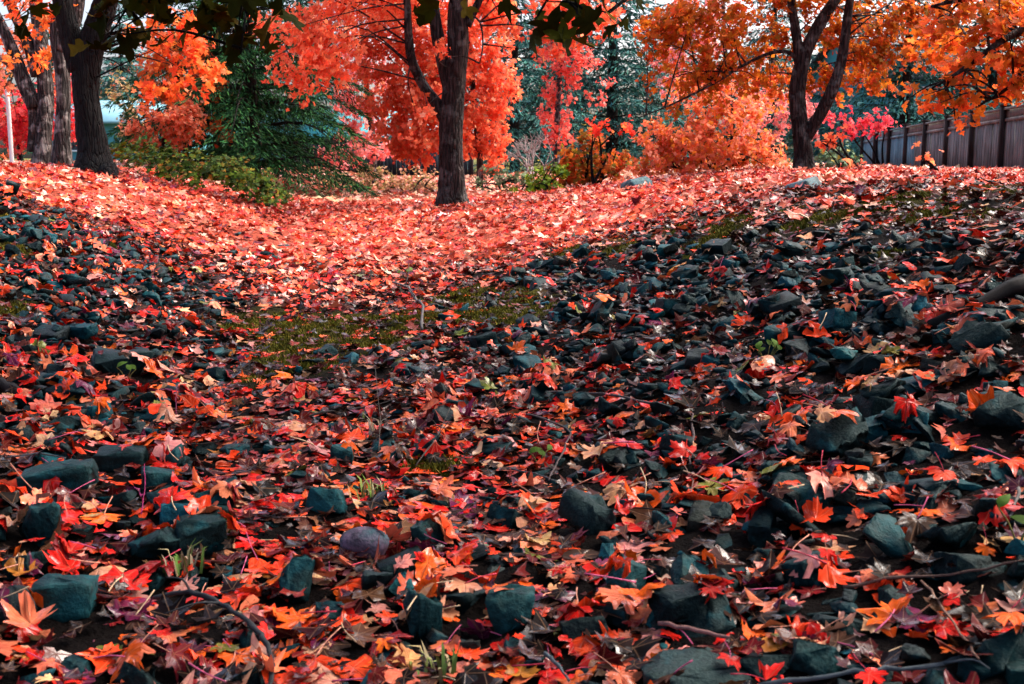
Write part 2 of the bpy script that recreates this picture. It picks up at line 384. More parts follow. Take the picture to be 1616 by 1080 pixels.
# ------------------------------------------------------------------ ground sheet
def spaced(lo, hi, step, far, grow=1.16):
    a = list(np.arange(lo, hi, step)); s = step
    while a[-1] < far: s *= grow; a.append(a[-1] + s)
    s = step; b = []
    x = lo
    while x > -far: s *= grow; x -= s; b.append(x)
    return np.array(b[::-1] + a)
MOSS = [(500, 515, 110, 14), (600, 522, 60, 10), (470, 545, 60, 18), (800, 478, 50, 14), (830, 492, 60, 14), (760, 500, 60, 12), (1190, 345, 110, 7), (1290, 350, 120, 6), (1060, 365, 70, 6),
        (900, 400, 60, 8), (1420, 318, 170, 7), (1550, 300, 110, 6), (10, 350, 40, 20), (15, 395, 40, 16), (10, 490, 45, 18), (60, 270, 60, 5), (690, 740, 50, 12), (1400, 405, 24, 8), (40, 262, 50, 4), (430, 520, 60, 14), (560, 545, 60, 12), (660, 505, 50, 12), (720, 470, 50, 10), (1120, 380, 60, 7), (960, 395, 60, 7), (330, 835, 40, 12), (1330, 335, 120, 6), (1440, 345, 110, 6), (1560, 340, 90, 7), (470, 575, 50, 14), (420, 600, 40, 12)]
MW = []
for (px, py, rx, ry) in MOSS:
    c = G(px, py); a = G(px + rx, py); b0 = G(px, py + ry); b1 = G(px, max(py - ry, 258))
    MW.append((c[0], (b0[1] + b1[1]) / 2, 1.2 * max(.06, abs(a[0] - c[0])), 1.15 * max(.1, abs(b1[1] - b0[1]) / 2)))
def moss_mask(x, y):
    m = np.zeros_like(x)
    for cx, cy, rx, ry in MW:
        d = np.hypot((x - cx) / rx, (y - cy) / ry); m = np.maximum(m, np.clip(1.5 - d, 0, 1))
    return np.clip(m * 1.5 * (.60 + .7 * np.sin(7 * x + 3 * y) * np.sin(5 * y - 4 * x) + .35 * np.sin(17 * x + 4 * y) * np.sin(13 * y - 9 * x)), 0, 1)
xs = spaced(-6, 6, .08, 400); ys = spaced(1, 13, .08, 600)
ys = ys[ys > -60]
X, Y = np.meshgrid(xs, ys); Z = hz(X, Y)
Z = Z + np.where((Y > 1) & (Y < 13) & (np.abs(X) < 6), .010 * rng.standard_normal(X.shape), 0)
nx, ny = len(xs), len(ys)
gi = (np.arange(ny - 1)[:, None] * nx + np.arange(nx - 1)[None, :]).ravel()
soil = np.array([.005, .0036, .0033]); mould = np.array([.26, .055, .035]); mossc = np.array([.045, .042, .005]); lawn = np.array([.10, .10, .03])
w = ss((Y - 8.8 + .4 * np.sin(3 * X)) / 1.2)[..., None]
gc = soil * (1 - w) + mould * w
mk = moss_mask(X, Y)[..., None]; gc = gc * (1 - mk) + mossc * mk
w = ss((np.hypot(X, Y) - 32) / 12)[..., None]; gc = gc * (1 - w) + lawn * w
g = mesh('ground', np.column_stack([X.ravel(), Y.ravel(), Z.ravel()]), np.column_stack([gi, gi + 1, gi + 1 + nx, gi + nx]), gc.reshape(-1, 3), smooth=True)
tag(obj('ground', g, M['ground']), kind='structure', label='damp brown gully floor with leaf mould and mossy patches')

# ------------------------------------------------------------------ stones of the gully
def rock_template(q, rounded=False):
    bm = bmesh.new(); n = q.integers(9, 15)
    sc = np.array([1.0, q.uniform(.55, .95), q.uniform(.28, .60)])
    for _ in range(n):
        p = q.standard_normal(3); p /= np.linalg.norm(p); p = np.sign(p) * np.abs(p) ** .75; p /= max(np.abs(p)) ** .5
        bm.verts.new((p * sc * q.uniform(.85, 1.05) * .5).tolist())
    bmesh.ops.convex_hull(bm, input=bm.verts)
    for v in [v for v in bm.verts if not v.link_faces]: bm.verts.remove(v)
    bmesh.ops.dissolve_limit(bm, angle_limit=R(17), verts=bm.verts, edges=bm.edges)
    bmesh.ops.bevel(bm, geom=list(bm.edges), offset=.018, segments=1, affect='EDGES', profile=.6)
    bmesh.ops.triangulate(bm, faces=bm.faces)
    v = np.array([list(x.co) for x in bm.verts]); bm.verts.index_update(); f = np.array([[x.index for x in y.verts] for y in bm.faces]); bm.free()
    v = v + .006 * q.standard_normal(v.shape)
    v -= (v.max(0) + v.min(0)) / 2; v /= (v[:, 0].max() - v[:, 0].min())
    return v, f
qr = np.random.default_rng(11)
def block_template(q):
    v = (np.array([[a, b, c] for a in (-.5, .5) for b in (-.5, .5) for c in (-.5, .5)]) * [1, q.uniform(.6, .9), q.uniform(.4, .75)])
    bm = bmesh.new()
    for p in v: bm.verts.new((p * (1 + q.normal(0, .13, 3))).tolist())
    bm.verts.new([q.uniform(-.2, .2), q.uniform(-.2, .2), .5 * np.ptp(v[:, 2]) * 1.12]); bmesh.ops.convex_hull(bm, input=bm.verts)
    for x in [x for x in bm.verts if not x.link_faces]: bm.verts.remove(x)
    bmesh.ops.dissolve_limit(bm, angle_limit=R(12), verts=bm.verts, edges=bm.edges); bmesh.ops.bevel(bm, geom=list(bm.edges), offset=.025, segments=1, affect='EDGES', profile=.6)
    bmesh.ops.triangulate(bm, faces=bm.faces)
    bm.verts.index_update(); a = np.array([list(x.co) for x in bm.verts]); f = np.array([[x.index for x in y.verts] for y in bm.faces]); bm.free()
    a = a + .007 * q.standard_normal(a.shape); a -= (a.max(0) + a.min(0)) / 2; return a / np.ptp(a[:, 0]), f
def cobble_template(q):
    bm = bmesh.new(); bmesh.ops.create_icosphere(bm, subdivisions=3, radius=.5); a = np.array([list(x.co) for x in bm.verts]); f = np.array([[x.index for x in y.verts] for y in bm.faces]); bm.free()
    a = a * [1, .8, .62] * (1 + .05 * np.sin(5 * a[:, :1] + 1) * np.sin(6 * a[:, 1:2] + 2) + .04 * np.sin(9 * a[:, 2:3])); return a / np.ptp(a[:, 0]), f
RT = [rock_template(qr) for _ in range(40)] + [block_template(qr) for _ in range(10)] + [cobble_template(qr)]
def chipped(v, f, q):
    bm = bmesh.new(); bv = [bm.verts.new(p.tolist()) for p in v]
    for t in f:
        try: bm.faces.new([bv[i] for i in t])
        except ValueError: pass
    for lim in (.30, .17):
        bmesh.ops.subdivide_edges(bm, edges=[e for e in bm.edges if e.calc_length() > lim], cuts=1); bmesh.ops.triangulate(bm, faces=bm.faces)
    bm.normal_update(); ph = q.random(9) * 6.28; a = np.array([list(x.co) for x in bm.verts]); nn = np.array([list(x.normal) for x in bm.verts])
    w_ = .5 * np.sin(9 * a[:, 0] + 5 * a[:, 1] + ph[0]) * np.sin(8 * a[:, 1] + 6 * a[:, 2] + ph[1]) + .5 * np.sin(19 * a[:, 0] - 9 * a[:, 2] + ph[2]) * np.sin(17 * a[:, 1] + 12 * a[:, 0] + ph[3])
    a = a + nn * (.024 * w_ + .013 * q.standard_normal(len(a)))[:, None]
    bm.verts.index_update(); g_ = np.array([[x.index for x in y.verts] for y in bm.faces]); bm.free(); return a, g_
RT_HI = [chipped(v_, f_, qr) if k_ < 50 else (v_, f_) for k_, (v_, f_) in enumerate(RT)]
# running height of ground + stones + leaves
HX0, HX1, HY0, HY1, HS = -7.0, 7.0, .8, 12.4, .02
hxs = np.arange(HX0, HX1, HS); hys = np.arange(HY0, HY1, HS); HXX, HYY = np.meshgrid(hxs, hys); H = hz(HXX, HYY)
def raise_h(v):
    """lift the height map by a stone's vertices (filled by its bounding ellipse)"""
    lo = v.min(0); hi = v.max(0); cx, cy = (lo[:2] + hi[:2]) / 2; rx, ry = (hi[:2] - lo[:2]) / 2
    i0, i1 = int((cx - rx - HX0) / HS), int((cx + rx - HX0) / HS) + 2; j0, j1 = int((cy - ry - HY0) / HS), int((cy + ry - HY0) / HS) + 2
    i0, j0 = max(i0, 0), max(j0, 0)
    if i1 <= i0 or j1 <= j0 or i0 >= H.shape[1] or j0 >= H.shape[0]: return
    s = (slice(j0, j1), slice(i0, i1)); d = ((HXX[s] - cx) / rx) ** 2 + ((HYY[s] - cy) / ry) ** 2
    zz = lo[2] + (hi[2] - lo[2]) * (.5 + .5 * np.sqrt(np.clip(1 - d ** 2, 0, 1)))
    H[s] = np.where(d < 1, np.maximum(H[s], zz), H[s])
def hs(x, y):
    i = np.clip(((np.asarray(x) - HX0) / HS).astype(int), 0, H.shape[1] - 1); j = np.clip(((np.asarray(y) - HY0) / HS).astype(int), 0, H.shape[0] - 1)
    return H[j, i]
def rotmat(rx, ry, rz):
    a, b, c = np.cos([rx, ry, rz]); d, e, f = np.sin([rx, ry, rz])
    return np.array([[c, -f, 0], [f, c, 0], [0, 0, 1]]) @ np.array([[b, 0, e], [0, 1, 0], [-e, 0, b]]) @ np.array([[1, 0, 0], [0, a, -d], [0, d, a]])
LIM = sorted((tuple(G(px, py)[:2]) for px, py in [(-150, 285), (-60, 290), (0, 298), (60, 325), (120, 345), (200, 375), (300, 425), (400, 490), (480, 520), (560, 520), (640, 505), (700, 488), (800, 442), (900, 410), (1000, 384), (1100, 368), (1250, 364), (1400, 364), (1550, 366), (1700, 370), (1850, 374)]), key=lambda t: t[0])
LIMX, LIMY = np.array([t[0] for t in LIM]), np.array([t[1] for t in LIM])
def ylim(x): return np.interp(x, LIMX, LIMY) + .22 * np.sin(3.1 * x + 1) * np.sin(5.3 * x)
ROCKS = []      # dict(v, f, c, hero)
ROCK_COL = [((.0018, .0046, .0052), 40), ((.0014, .0100, .0122), 30), ((.0018, .030, .038), 15), ((.0060, .0062, .0066), 16), ((.009, .006, .0042), 8), ((.013, .018, .018), 3)]  # brighter teal entries carry reflected sky in the stone colour
def put_rock(x, y, size, q, z=None, dims=None, tilt=.5, yaw=None, t=None, colour=None, label=None, name='rock', sink=.36):
    t = t if t is not None else (q.integers(40) if q.random() < .93 else q.integers(40, 50))
    v, f = RT[t]; sc_ = size if dims is None else np.array(dims) / np.ptp(v, 0); hi = RT_HI[t][0] * sc_
    v = v * sc_
    m = rotmat(q.normal(0, tilt * .6), q.normal(0, tilt * .6), q.uniform(0, 6.28) if yaw is None else yaw); v = v @ m.T; hi = hi @ m.T; zlow = v[:, 2].min()
    hh = v[:, 2].max() - v[:, 2].min()
    a = np.linspace(0, 6.28, 8)[:-1]; rad = .32 * np.ptp(v[:, :2], 0).mean()
    base = float(np.mean(hs(x + rad * np.cos(a), y + rad * np.sin(a))))
    base = min(base, float(hz(x, y)) + .075)
    sh = np.array([x, y, base - zlow - sink * hh]); v = v + sh; hi = hi + sh; raise_h(v)
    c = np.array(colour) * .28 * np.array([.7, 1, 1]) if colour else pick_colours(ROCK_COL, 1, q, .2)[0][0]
    ROCKS.append(dict(v=v, f=f, c=c, hi=hi, hf=RT_HI[t][1], label=label, name=name, size=float(np.ptp(v[:, :2], 0).max()), xy=(x, y)))
def hero_rock(px, py, wpx, hpx, label, t, colour=None, yaw=0, depth=None, tilt=.12, name='rock'):
    p = G(px, py + hpx * .35); d = p[1]
    wd = wpx * d / F; ht = hpx * d / F * 1.05
    put_rock(p[0], p[1], 0, qr, dims=(wd, depth or wd * .75, ht * 1.08), tilt=tilt, yaw=yaw, t=t, colour=colour, label=label, name=name, sink=.12)
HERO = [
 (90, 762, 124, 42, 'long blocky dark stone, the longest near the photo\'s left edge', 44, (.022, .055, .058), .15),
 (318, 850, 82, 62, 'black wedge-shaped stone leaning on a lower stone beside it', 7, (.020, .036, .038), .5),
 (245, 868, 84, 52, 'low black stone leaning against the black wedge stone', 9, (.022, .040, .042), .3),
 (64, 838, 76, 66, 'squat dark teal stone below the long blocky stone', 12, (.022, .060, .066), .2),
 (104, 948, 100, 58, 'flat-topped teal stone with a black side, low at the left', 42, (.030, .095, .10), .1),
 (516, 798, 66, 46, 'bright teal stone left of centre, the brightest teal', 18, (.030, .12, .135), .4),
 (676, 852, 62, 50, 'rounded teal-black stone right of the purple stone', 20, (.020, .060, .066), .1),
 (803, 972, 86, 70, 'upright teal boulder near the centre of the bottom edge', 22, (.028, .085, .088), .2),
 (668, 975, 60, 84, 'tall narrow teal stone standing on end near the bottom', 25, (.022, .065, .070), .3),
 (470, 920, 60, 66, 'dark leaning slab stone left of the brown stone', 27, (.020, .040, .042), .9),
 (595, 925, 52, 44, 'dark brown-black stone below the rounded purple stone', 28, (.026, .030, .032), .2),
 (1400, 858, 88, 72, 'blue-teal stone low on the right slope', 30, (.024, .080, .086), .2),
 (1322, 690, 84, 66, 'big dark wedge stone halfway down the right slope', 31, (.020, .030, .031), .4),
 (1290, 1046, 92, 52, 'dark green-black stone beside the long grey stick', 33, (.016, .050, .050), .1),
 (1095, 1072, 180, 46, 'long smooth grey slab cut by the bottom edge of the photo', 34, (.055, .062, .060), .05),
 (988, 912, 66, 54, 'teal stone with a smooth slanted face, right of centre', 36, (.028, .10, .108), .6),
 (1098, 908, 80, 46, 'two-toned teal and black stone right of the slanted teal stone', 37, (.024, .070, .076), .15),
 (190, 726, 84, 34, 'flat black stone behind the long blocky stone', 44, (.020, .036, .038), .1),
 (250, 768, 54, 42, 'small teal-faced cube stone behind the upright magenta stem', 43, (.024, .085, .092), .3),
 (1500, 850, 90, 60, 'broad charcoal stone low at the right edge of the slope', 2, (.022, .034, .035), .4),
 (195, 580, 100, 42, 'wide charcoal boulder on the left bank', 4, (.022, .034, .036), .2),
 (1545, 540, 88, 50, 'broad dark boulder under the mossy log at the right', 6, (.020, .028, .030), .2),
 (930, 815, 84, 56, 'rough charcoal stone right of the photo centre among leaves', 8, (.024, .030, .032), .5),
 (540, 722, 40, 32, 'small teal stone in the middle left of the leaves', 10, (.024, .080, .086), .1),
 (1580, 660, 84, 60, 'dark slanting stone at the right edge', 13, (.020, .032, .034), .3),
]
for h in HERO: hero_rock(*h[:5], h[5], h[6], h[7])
pq = G(575, 880); put_rock(pq[0], pq[1], 0, qr, dims=(82 * pq[1] / F, .085, 60 * pq[1] / F), tilt=.05, yaw=0, t=50, colour=(.42, .19, .28), label='smooth purple-grey stone, the only purple one', name='rounded_stone', sink=.15)
NH = len(ROCKS)
def rock_density(x, y):
    o = x - axis(y)
    r = ss((o - .25) / .9); l = ss((-o - .55) / .8)
    d = .34 + .66 * np.maximum(r, l * .9)
    d = d * (1 - ss((y - ylim(x) + 1.3) / 1.9))
    d = d * np.where(y < 3.4, .80, 1.0)
    d = d * (1 - .8 * moss_mask(x, y))
    d = d * (1 - .8 * np.exp(-(((x + .75) / .45) ** 2 + ((y - 5.2) / .8) ** 2)))
    return d
def wedge(n, y0, y1):
    """depths spread evenly over the wedge of ground in view"""
    y = rng.uniform(y0, y1, n * 3); return y[rng.random(n * 3) < (y + 1.8) / (y1 + 1.8)][:n]
heroxy = np.array([r['xy'] for r in ROCKS]); herosz = np.array([r['size'] for r in ROCKS])
n_try = 12500; yy = wedge(n_try, 1.2, 9.6); xx = (rng.random(n_try) * 2 - 1) * (.50 * yy + .9)
keep = rng.random(n_try) < rock_density(xx, yy)
for x, y in zip(xx[keep], yy[keep]):
    if (np.hypot(heroxy[:, 0] - x, heroxy[:, 1] - y) < herosz * .62).any(): continue
    s = float(np.clip(np.exp(qr.normal(math.log(.066), .44)), .028, .155)); 
    put_rock(x, y, s, qr, tilt=.5)
for k in range(14):                                     # a few strays in the leaf carpet
    x, y = rng.uniform(-3.5, 2), rng.uniform(9, 12); put_rock(x, y, rng.uniform(.08, .14), qr, tilt=.4)
print('rocks', len(ROCKS))

# ------------------------------------------------------------------ fallen leaves on the near ground
def leaf_density(x, y):
    o = x - axis(y)
    d = np.full_like(x, 1.0)
    r = ss((o - .3) / 1.0) * (1 - ss((y - ylim(x) + .4) / 1.0)); l = ss((-o - .6) / .8) * (1 - ss((y - ylim(x) + .4) / 1.0))
    d = d * (1 - .65 * r) * (1 - .24 * l)
    d = np.where(y < 3.3, np.maximum(d, .62 - .22 * ss((x - .4) / .5)), d)
    d = d * (1 - .55 * moss_mask(x, y))
    d = d * (1 - .75 * np.exp(-(((x + .8) / .42) ** 2 + ((y - 5.3) / .6) ** 2)))
    return d
yy = np.concatenate([wedge(8600, 1.2, 5.0), wedge(10500, 5.0, 10.4)]); n_try = len(yy); xx = (rng.random(n_try) * 2 - 1) * (.5 * yy + .9)
keep = rng.random(n_try) < leaf_density(xx, yy)
nearhero = (np.hypot(xx[:, None] - heroxy[None, :, 0], yy[:, None] + .03 - heroxy[None, :, 1]) < herosz[None] * .62).any(1)
keep &= ~(nearhero & (rng.random(n_try) < .9)); xx, yy = xx[keep], yy[keep]; nl = len(xx)
ql = np.random.default_rng(21)
lsz = np.clip(np.exp(ql.normal(math.log(.075), .36, nl)), .03, .125)
lcol, lidx = pick_colours(PAL, nl, ql, .22)
HL = [(725, 682, 78, 1), (1288, 846, 66, 0), (1245, 757, 62, 1), (1465, 830, 60, 1), (48, 1016, 100, 3), (465, 997, 86, 1), (200, 938, 90, 2), (1182, 1016, 62, 1), (552, 700, 82, 0), (412, 912, 60, 0), (505, 862, 62, 1), (1400, 432, 32, 0),
      (1452, 470, 34, 1), (890, 660, 34, 1), (1430, 606, 48, 4), (1300, 724, 46, 4), (715, 945, 64, 3), (1500, 1005, 92, 2), (940, 738, 74, 4), (1585, 1050, 80, 1), (1010, 985, 92, 1), (540, 1005, 86, 0), (1340, 800, 80, 3), (40, 930, 70, 8), (845, 805, 66, 4), (1375, 925, 60, 3), (160, 665, 42, 1), (700, 800, 70, 3)]
HLp = [G(a, b_) for a, b_, *_ in HL]
xx = np.concatenate([xx, [p[0] for p in HLp]]); yy = np.concatenate([yy, [p[1] for p in HLp]]); lsz = np.concatenate([lsz, [min(.15, h[2] * p[1] / F) for h, p in zip(HL, HLp)]])
lidx = np.concatenate([lidx, [h[3] for h in HL]]); lcol = np.concatenate([lcol, [np.array(PAL[h[3]][0]) * 1.05 for h in HL]]); NHL = len(HL); nl += NHL
lpos = np.zeros((nl, 3)); lnrm = np.zeros((nl, 3))
for i in range(nl):
    x, y, s = xx[i], yy[i], lsz[i] * .33
    e = hs(np.array([x - s, x + s, x, x, x]), np.array([y, y, y - s, y + s, y]))
    gx, gy = (e[1] - e[0]) / (2 * s), (e[3] - e[2]) / (2 * s)
    n = np.array([-np.clip(gx, -1, 1) * .7 + ql.normal(0, .16), -np.clip(gy, -1, 1) * .7 + ql.normal(.06, .16), 1.0])
    if ql.random() < .07: n[:2] += ql.normal(0, .9, 2)
    if i >= nl - NHL: n = np.array([ql.normal(0, .2), ql.normal(-.25, .2), 1.0])
    lnrm[i] = n / np.linalg.norm(n); z = (.6 * e.max() + .4 * e.mean() if (i >= nl - NHL or ql.random() < .62) else e.min() + .012) + (.006 if i < nl - NHL else .025); lpos[i] = (x, y, z)
    j, k = int((y - HY0) / HS), int((x - HX0) / HS); H[max(0, j - 1):j + 2, max(0, k - 1):k + 2] += .004
lrot = frames(lnrm, ql.uniform(0, 6.28, nl))
# visible size of each stone and leaf: a coarse id buffer in numpy
W2, H2 = 404, 270
def visible_counts():
    ids, pts = [], []
    for i, r in enumerate(ROCKS):
        tri = r['v'][r['f']]; p = np.concatenate([tri.mean(1), r['v'], (tri[:, 0] + tri[:, 1]) / 2, (tri[:, 1] + tri[:, 2]) / 2]); pts.append(p); ids.append(np.full(len(p), i))
    tv = T_HI[0][0].copy(); tv[:, 2] *= .3; tri = tv[T_HI[0][1]]; tp = np.concatenate([tri.mean(1), tv, (tri[:, 0] + tri[:, 1]) / 2])
    p = (np.einsum('nij,vj->nvi', lrot, tp) * lsz[:, None, None] + lpos[:, None, :]).reshape(-1, 3); pts.append(p); ids.append(np.repeat(np.arange(nl) + len(ROCKS), len(tp)))
    pts = np.concatenate(pts); ids = np.concatenate(ids); u, v, d = project(pts); u = (u / 4).astype(int); v = (v / 4).astype(int)
    U, Vv, D, I = u, v, d, ids
    ok = (U >= 0) & (U < W2) & (Vv >= 0) & (Vv < H2); U, Vv, D, I = U[ok], Vv[ok], D[ok], I[ok]
    pix = Vv * W2 + U; o = np.lexsort((D, pix)); pix, I = pix[o], I[o]; first = np.concatenate([[True], pix[1:] != pix[:-1]])
    return np.bincount(I[first], minlength=len(ROCKS) + nl)
cnt = visible_counts(); rc, lc = cnt[:len(ROCKS)].copy(), cnt[len(ROCKS):]
rc[:NH] = 10 ** 6; lc = lc.copy(); lc[nl - NHL:] = 10 ** 6
rock_pick = np.argsort(-rc)[:290]; leaf_pick = np.argsort(-lc)[:300]
LAND = [(px, py + hp * .3, lab) for px, py, lab, hp in [
    (90, 762, 'the long blocky stone', 46), (318, 850, 'the black wedge stone', 62), (104, 948, 'the flat-topped teal stone', 58), (516, 798, 'the bright teal stone', 46),
    (575, 872, 'the rounded purple stone', 40), (803, 972, 'the upright teal boulder', 70), (668, 975, 'the tall narrow stone', 84), (1400, 858, 'the blue-teal stone', 72),
    (1322, 690, 'the big dark wedge', 84), (1095, 1072, 'the long grey slab', 20), (988, 912, 'the slanted teal stone', 54), (195, 580, 'the wide charcoal boulder', 42),
    (1545, 540, 'the broad dark boulder', 50), (930, 815, 'the rough charcoal stone', 56), (1500, 850, 'the broad charcoal stone', 60), (985, 630, 'the bent grey stick', 10),
    (664, 490, 'the pale forked branch', 30), (1560, 470, 'the dark log', 10), (1540, 1030, 'the long grey stick', 10), (415, 1000, 'the crooked dark branch', 30),
    (1210, 560, 'the green sprout', 20), (870, 700, 'the hooked thin twig', 10), (510, 520, 'the green moss patch', 10), (250, 450, 'the left bank', 5), (1050, 420, 'the right bank top', 5), (1240, 350, 'the mossy rim', 5),
    (223, 770, 'the magenta stem', 20), (30, 430, 'the left frame edge', 5), (1250, 460, 'the middle right slope', 5), (1420, 600, 'the lower right slope', 5)]]
ORD = ['closest', 'second closest', 'third closest', 'fourth closest', 'fifth closest', 'sixth closest', 'seventh closest', 'eighth closest', 'ninth closest', 'tenth closest']
def place_labels(items, noun):
    """items: list of (px, py, describing words); a label each, told apart by the landmark beside it"""
    bins = {}; out = [None] * len(items)
    for i, (px, py, w_) in enumerate(items):
        k = min(range(len(LAND)), key=lambda q: (LAND[q][0] - px) ** 2 + (1.6 * (LAND[q][1] - py)) ** 2)
        dx, dy = px - LAND[k][0], 1.6 * (py - LAND[k][1])
        side = ('right of' if dx > 0 else 'left of') if abs(dx) > abs(dy) else ('in front of' if dy > 0 else 'behind')
        bins.setdefault((w_, side, k), []).append((dx * dx + dy * dy, i))
    for (w_, side, k), L in bins.items():
        L.sort()
        for r, (_, i) in enumerate(L):
            rank = '' if len(L) == 1 else (ORD[r] if r < len(ORD) else 'farthest') + ' '
            out[i] = f'{rank}{w_} {noun} {side} {LAND[k][2]}'
    return out
# stones one by one
def rock_words(c, s, d):
    wpx = s * F / d
    size = 'large' if wpx > 78 else 'small' if wpx < 44 else 'medium'
    hue = 'teal' if c[2] > .020 else 'dark teal' if c[2] > .008 else 'brownish' if c[0] > c[2] * 1.1 else 'charcoal'
    return f'{size} {hue}'
rest = np.ones(len(ROCKS), bool); rest[rock_pick] = False
its = []
for i in rock_pick:
    r = ROCKS[i]; cen = r['v'].mean(0); u, v, d = project(cen); its.append((u[0], v[0], rock_words(r['c'], r['size'], d[0])))
labs = place_labels(its, 'angular stone')
for i, lb in zip(rock_pick, labs):
    r = ROCKS[i]; cen = (r['v'].max(0) + r['v'].min(0)) / 2; cen[2] = r['v'][:, 2].min()
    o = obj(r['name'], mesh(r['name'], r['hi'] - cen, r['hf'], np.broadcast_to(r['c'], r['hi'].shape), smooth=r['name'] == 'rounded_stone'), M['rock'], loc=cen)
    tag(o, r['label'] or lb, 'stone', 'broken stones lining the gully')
mb = MB()
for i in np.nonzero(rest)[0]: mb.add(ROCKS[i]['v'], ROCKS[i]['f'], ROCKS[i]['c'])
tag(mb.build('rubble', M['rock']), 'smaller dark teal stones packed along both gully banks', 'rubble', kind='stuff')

# leaves one by one, each with its stalk where one shows
rest = np.ones(nl, bool); rest[leaf_pick] = False
u, v, d = project(lpos)
def sag(w_):
    gap = w_[:, 2] - (hs(w_[:, 0], w_[:, 1]) + .004); w_ = w_.copy(); w_[:, 2] -= .62 * np.clip(gap, 0, .042); return w_
def leaf_words(i):
    wpx = lsz[i] * F / d[i]; size = 'big' if wpx > 82 else 'small' if wpx < 52 else 'fallen'
    return f'{size} {PAL[lidx[i]][2]}'
labs = place_labels([(u[i], v[i], leaf_words(i)) for i in leaf_pick], 'maple leaf')
STALK = [(.55, .10, .20), (.62, .26, .17), (.60, .42, .25), (.40, .03, .06)]
def stalk(q, s):
    L = s * q.uniform(.55, .95); b = q.normal(0, .25); h = q.uniform(.0, .35)
    pts = [(0, -.135 * s, .0), (b * L * .3, -.135 * s - L * .5, h * L * .6), (b * L, -.135 * s - L, h * L)]
    return tube(pts, [s * .016, s * .012, s * .017], 4, 3)
for i, lb in zip(leaf_pick, labs):
    tv, tf, tu = (T_HI + T_CURL)[ql.integers(len(T_HI) + 4)]
    vv = sag((tv @ lrot[i].T) * lsz[i] + lpos[i]) - lpos[i]
    cc = lcol[i] * (1 + .10 * ql.standard_normal((len(tv), 1)))
    rim = np.hypot(tu[:, 0], tu[:, 1]); cc = cc * (1 + (ql.normal(0, .22)) * (rim[:, None] - .4))
    o = obj('maple_leaf', mesh('maple_leaf', vv, tf, np.clip(cc, 0.004, .92), tu, smooth=True), M['leaf_near'], loc=lpos[i])
    tag(o, lb, 'leaf', 'fallen maple leaves in the gully')
    if ql.random() < .6:
        sv, sf = stalk(ql, lsz[i]); obj('stalk', mesh('stalk', sv @ lrot[i].T, sf, np.broadcast_to(STALK[ql.integers(4)], sv.shape), smooth=True), M['twig'], o)
near = rest & (lpos[:, 1] < 3.0); mid = rest & ~near & (lpos[:, 1] < 5.5); far_ = rest & ~near & ~mid
parts = []
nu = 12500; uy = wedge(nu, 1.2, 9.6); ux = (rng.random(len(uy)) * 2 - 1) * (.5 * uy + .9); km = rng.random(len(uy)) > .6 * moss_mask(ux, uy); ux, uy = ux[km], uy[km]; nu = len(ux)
ucol, _ = pick_colours([((.04, .004, .005), 5), ((.010, .005, .0045), 9), ((.12, .010, .008), 2.5), ((.09, .035, .018), 1.5), ((.04, .006, .016), 1)], nu, ql, .3)  # dark old litter, blackened further to paint shadow into the gaps
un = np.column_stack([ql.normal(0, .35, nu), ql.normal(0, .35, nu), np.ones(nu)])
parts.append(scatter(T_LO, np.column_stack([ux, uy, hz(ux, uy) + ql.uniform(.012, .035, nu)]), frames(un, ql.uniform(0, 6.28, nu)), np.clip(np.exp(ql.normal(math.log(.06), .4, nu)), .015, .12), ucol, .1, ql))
for msk, T in ((near, T_HI + T_CURL[:6] + T_OVAL), (mid, T_MID + T_CURL[:3] + T_OVAL[:2]), (far_, T_FAR)): a_ = scatter(T, lpos[msk], lrot[msk], lsz[msk], lcol[msk], .08, ql); parts.append((sag(a_[0]),) + a_[1:])
# leaf carpet from the stones back to the trees
def carpet(n, y0, y1, s0, s1, q, pal=PAL_CARPET):
    y = np.sqrt(q.uniform(y0 ** 2, y1 ** 2, n)); x = (q.random(n) * 2 - 1) * (.52 * y + 1.2); o = x - axis(y)
    keep = q.random(n) < ss((y - ylim(x) + .2) / 1.2) * (1 - .6 * moss_mask(x, y)) * np.where((o > 3.0) & (y < 10), .6, 1) * np.clip(.82 + .35 * np.sin(1.9 * x + .7 * y + 1) * np.sin(.9 * y - 1.3 * x), .4, 1)
    x, y = x[keep], y[keep]; n = len(x)
    s = np.clip(np.exp(q.normal(math.log(.105), .25, n)), .05, .17) * np.interp(y, [9, 30], [s0, s1])
    e = .15; gx = (hz(x + e, y) - hz(x - e, y)) / (2 * e); gy = (hz(x, y + e) - hz(x, y - e)) / (2 * e)
    nn = np.column_stack([-gx + q.normal(0, .30, n), -gy + q.normal(0, .30, n) - .06, np.ones(n)])
    p = np.column_stack([x, y, hz(x, y) + q.uniform(.008, .04, n)])
    c, _ = pick_colours(pal, n, q, .2)
    patch = 1 + .38 * np.sin(1.7 * x + .9 * y) * np.sin(1.1 * y - .6 * x)
    return scatter(T_LO, p, frames(nn, q.uniform(0, 6.28, n)), s, np.clip(c * patch[:, None], 0, .92), .06, q)
qc = np.random.default_rng(31)
cparts = [carpet(26000, 6.6, 18, 1.02, 1.15, qc), carpet(11000, 18, 34, 1.2, 1.7, qc, PAL_PALE)]
def join(parts):
    V, Fc, C, U = [], [], [], []; n0 = 0
    for a, b, c, e in parts: V.append(a); Fc.append(b + n0); C.append(c); U.append(e); n0 += len(a)
    return np.concatenate(V), np.concatenate(Fc), np.concatenate(C), np.concatenate(U)
a, b, c, e = join(parts + cparts)
me = mesh('leaf_litter', a, b, c, e, smooth=True); me.materials.append(M['leaf_near'])
tag(obj('leaf_litter', me, None), 'red and salmon fallen maple leaves carpeting gully and lawn', 'leaf litter', kind='stuff')

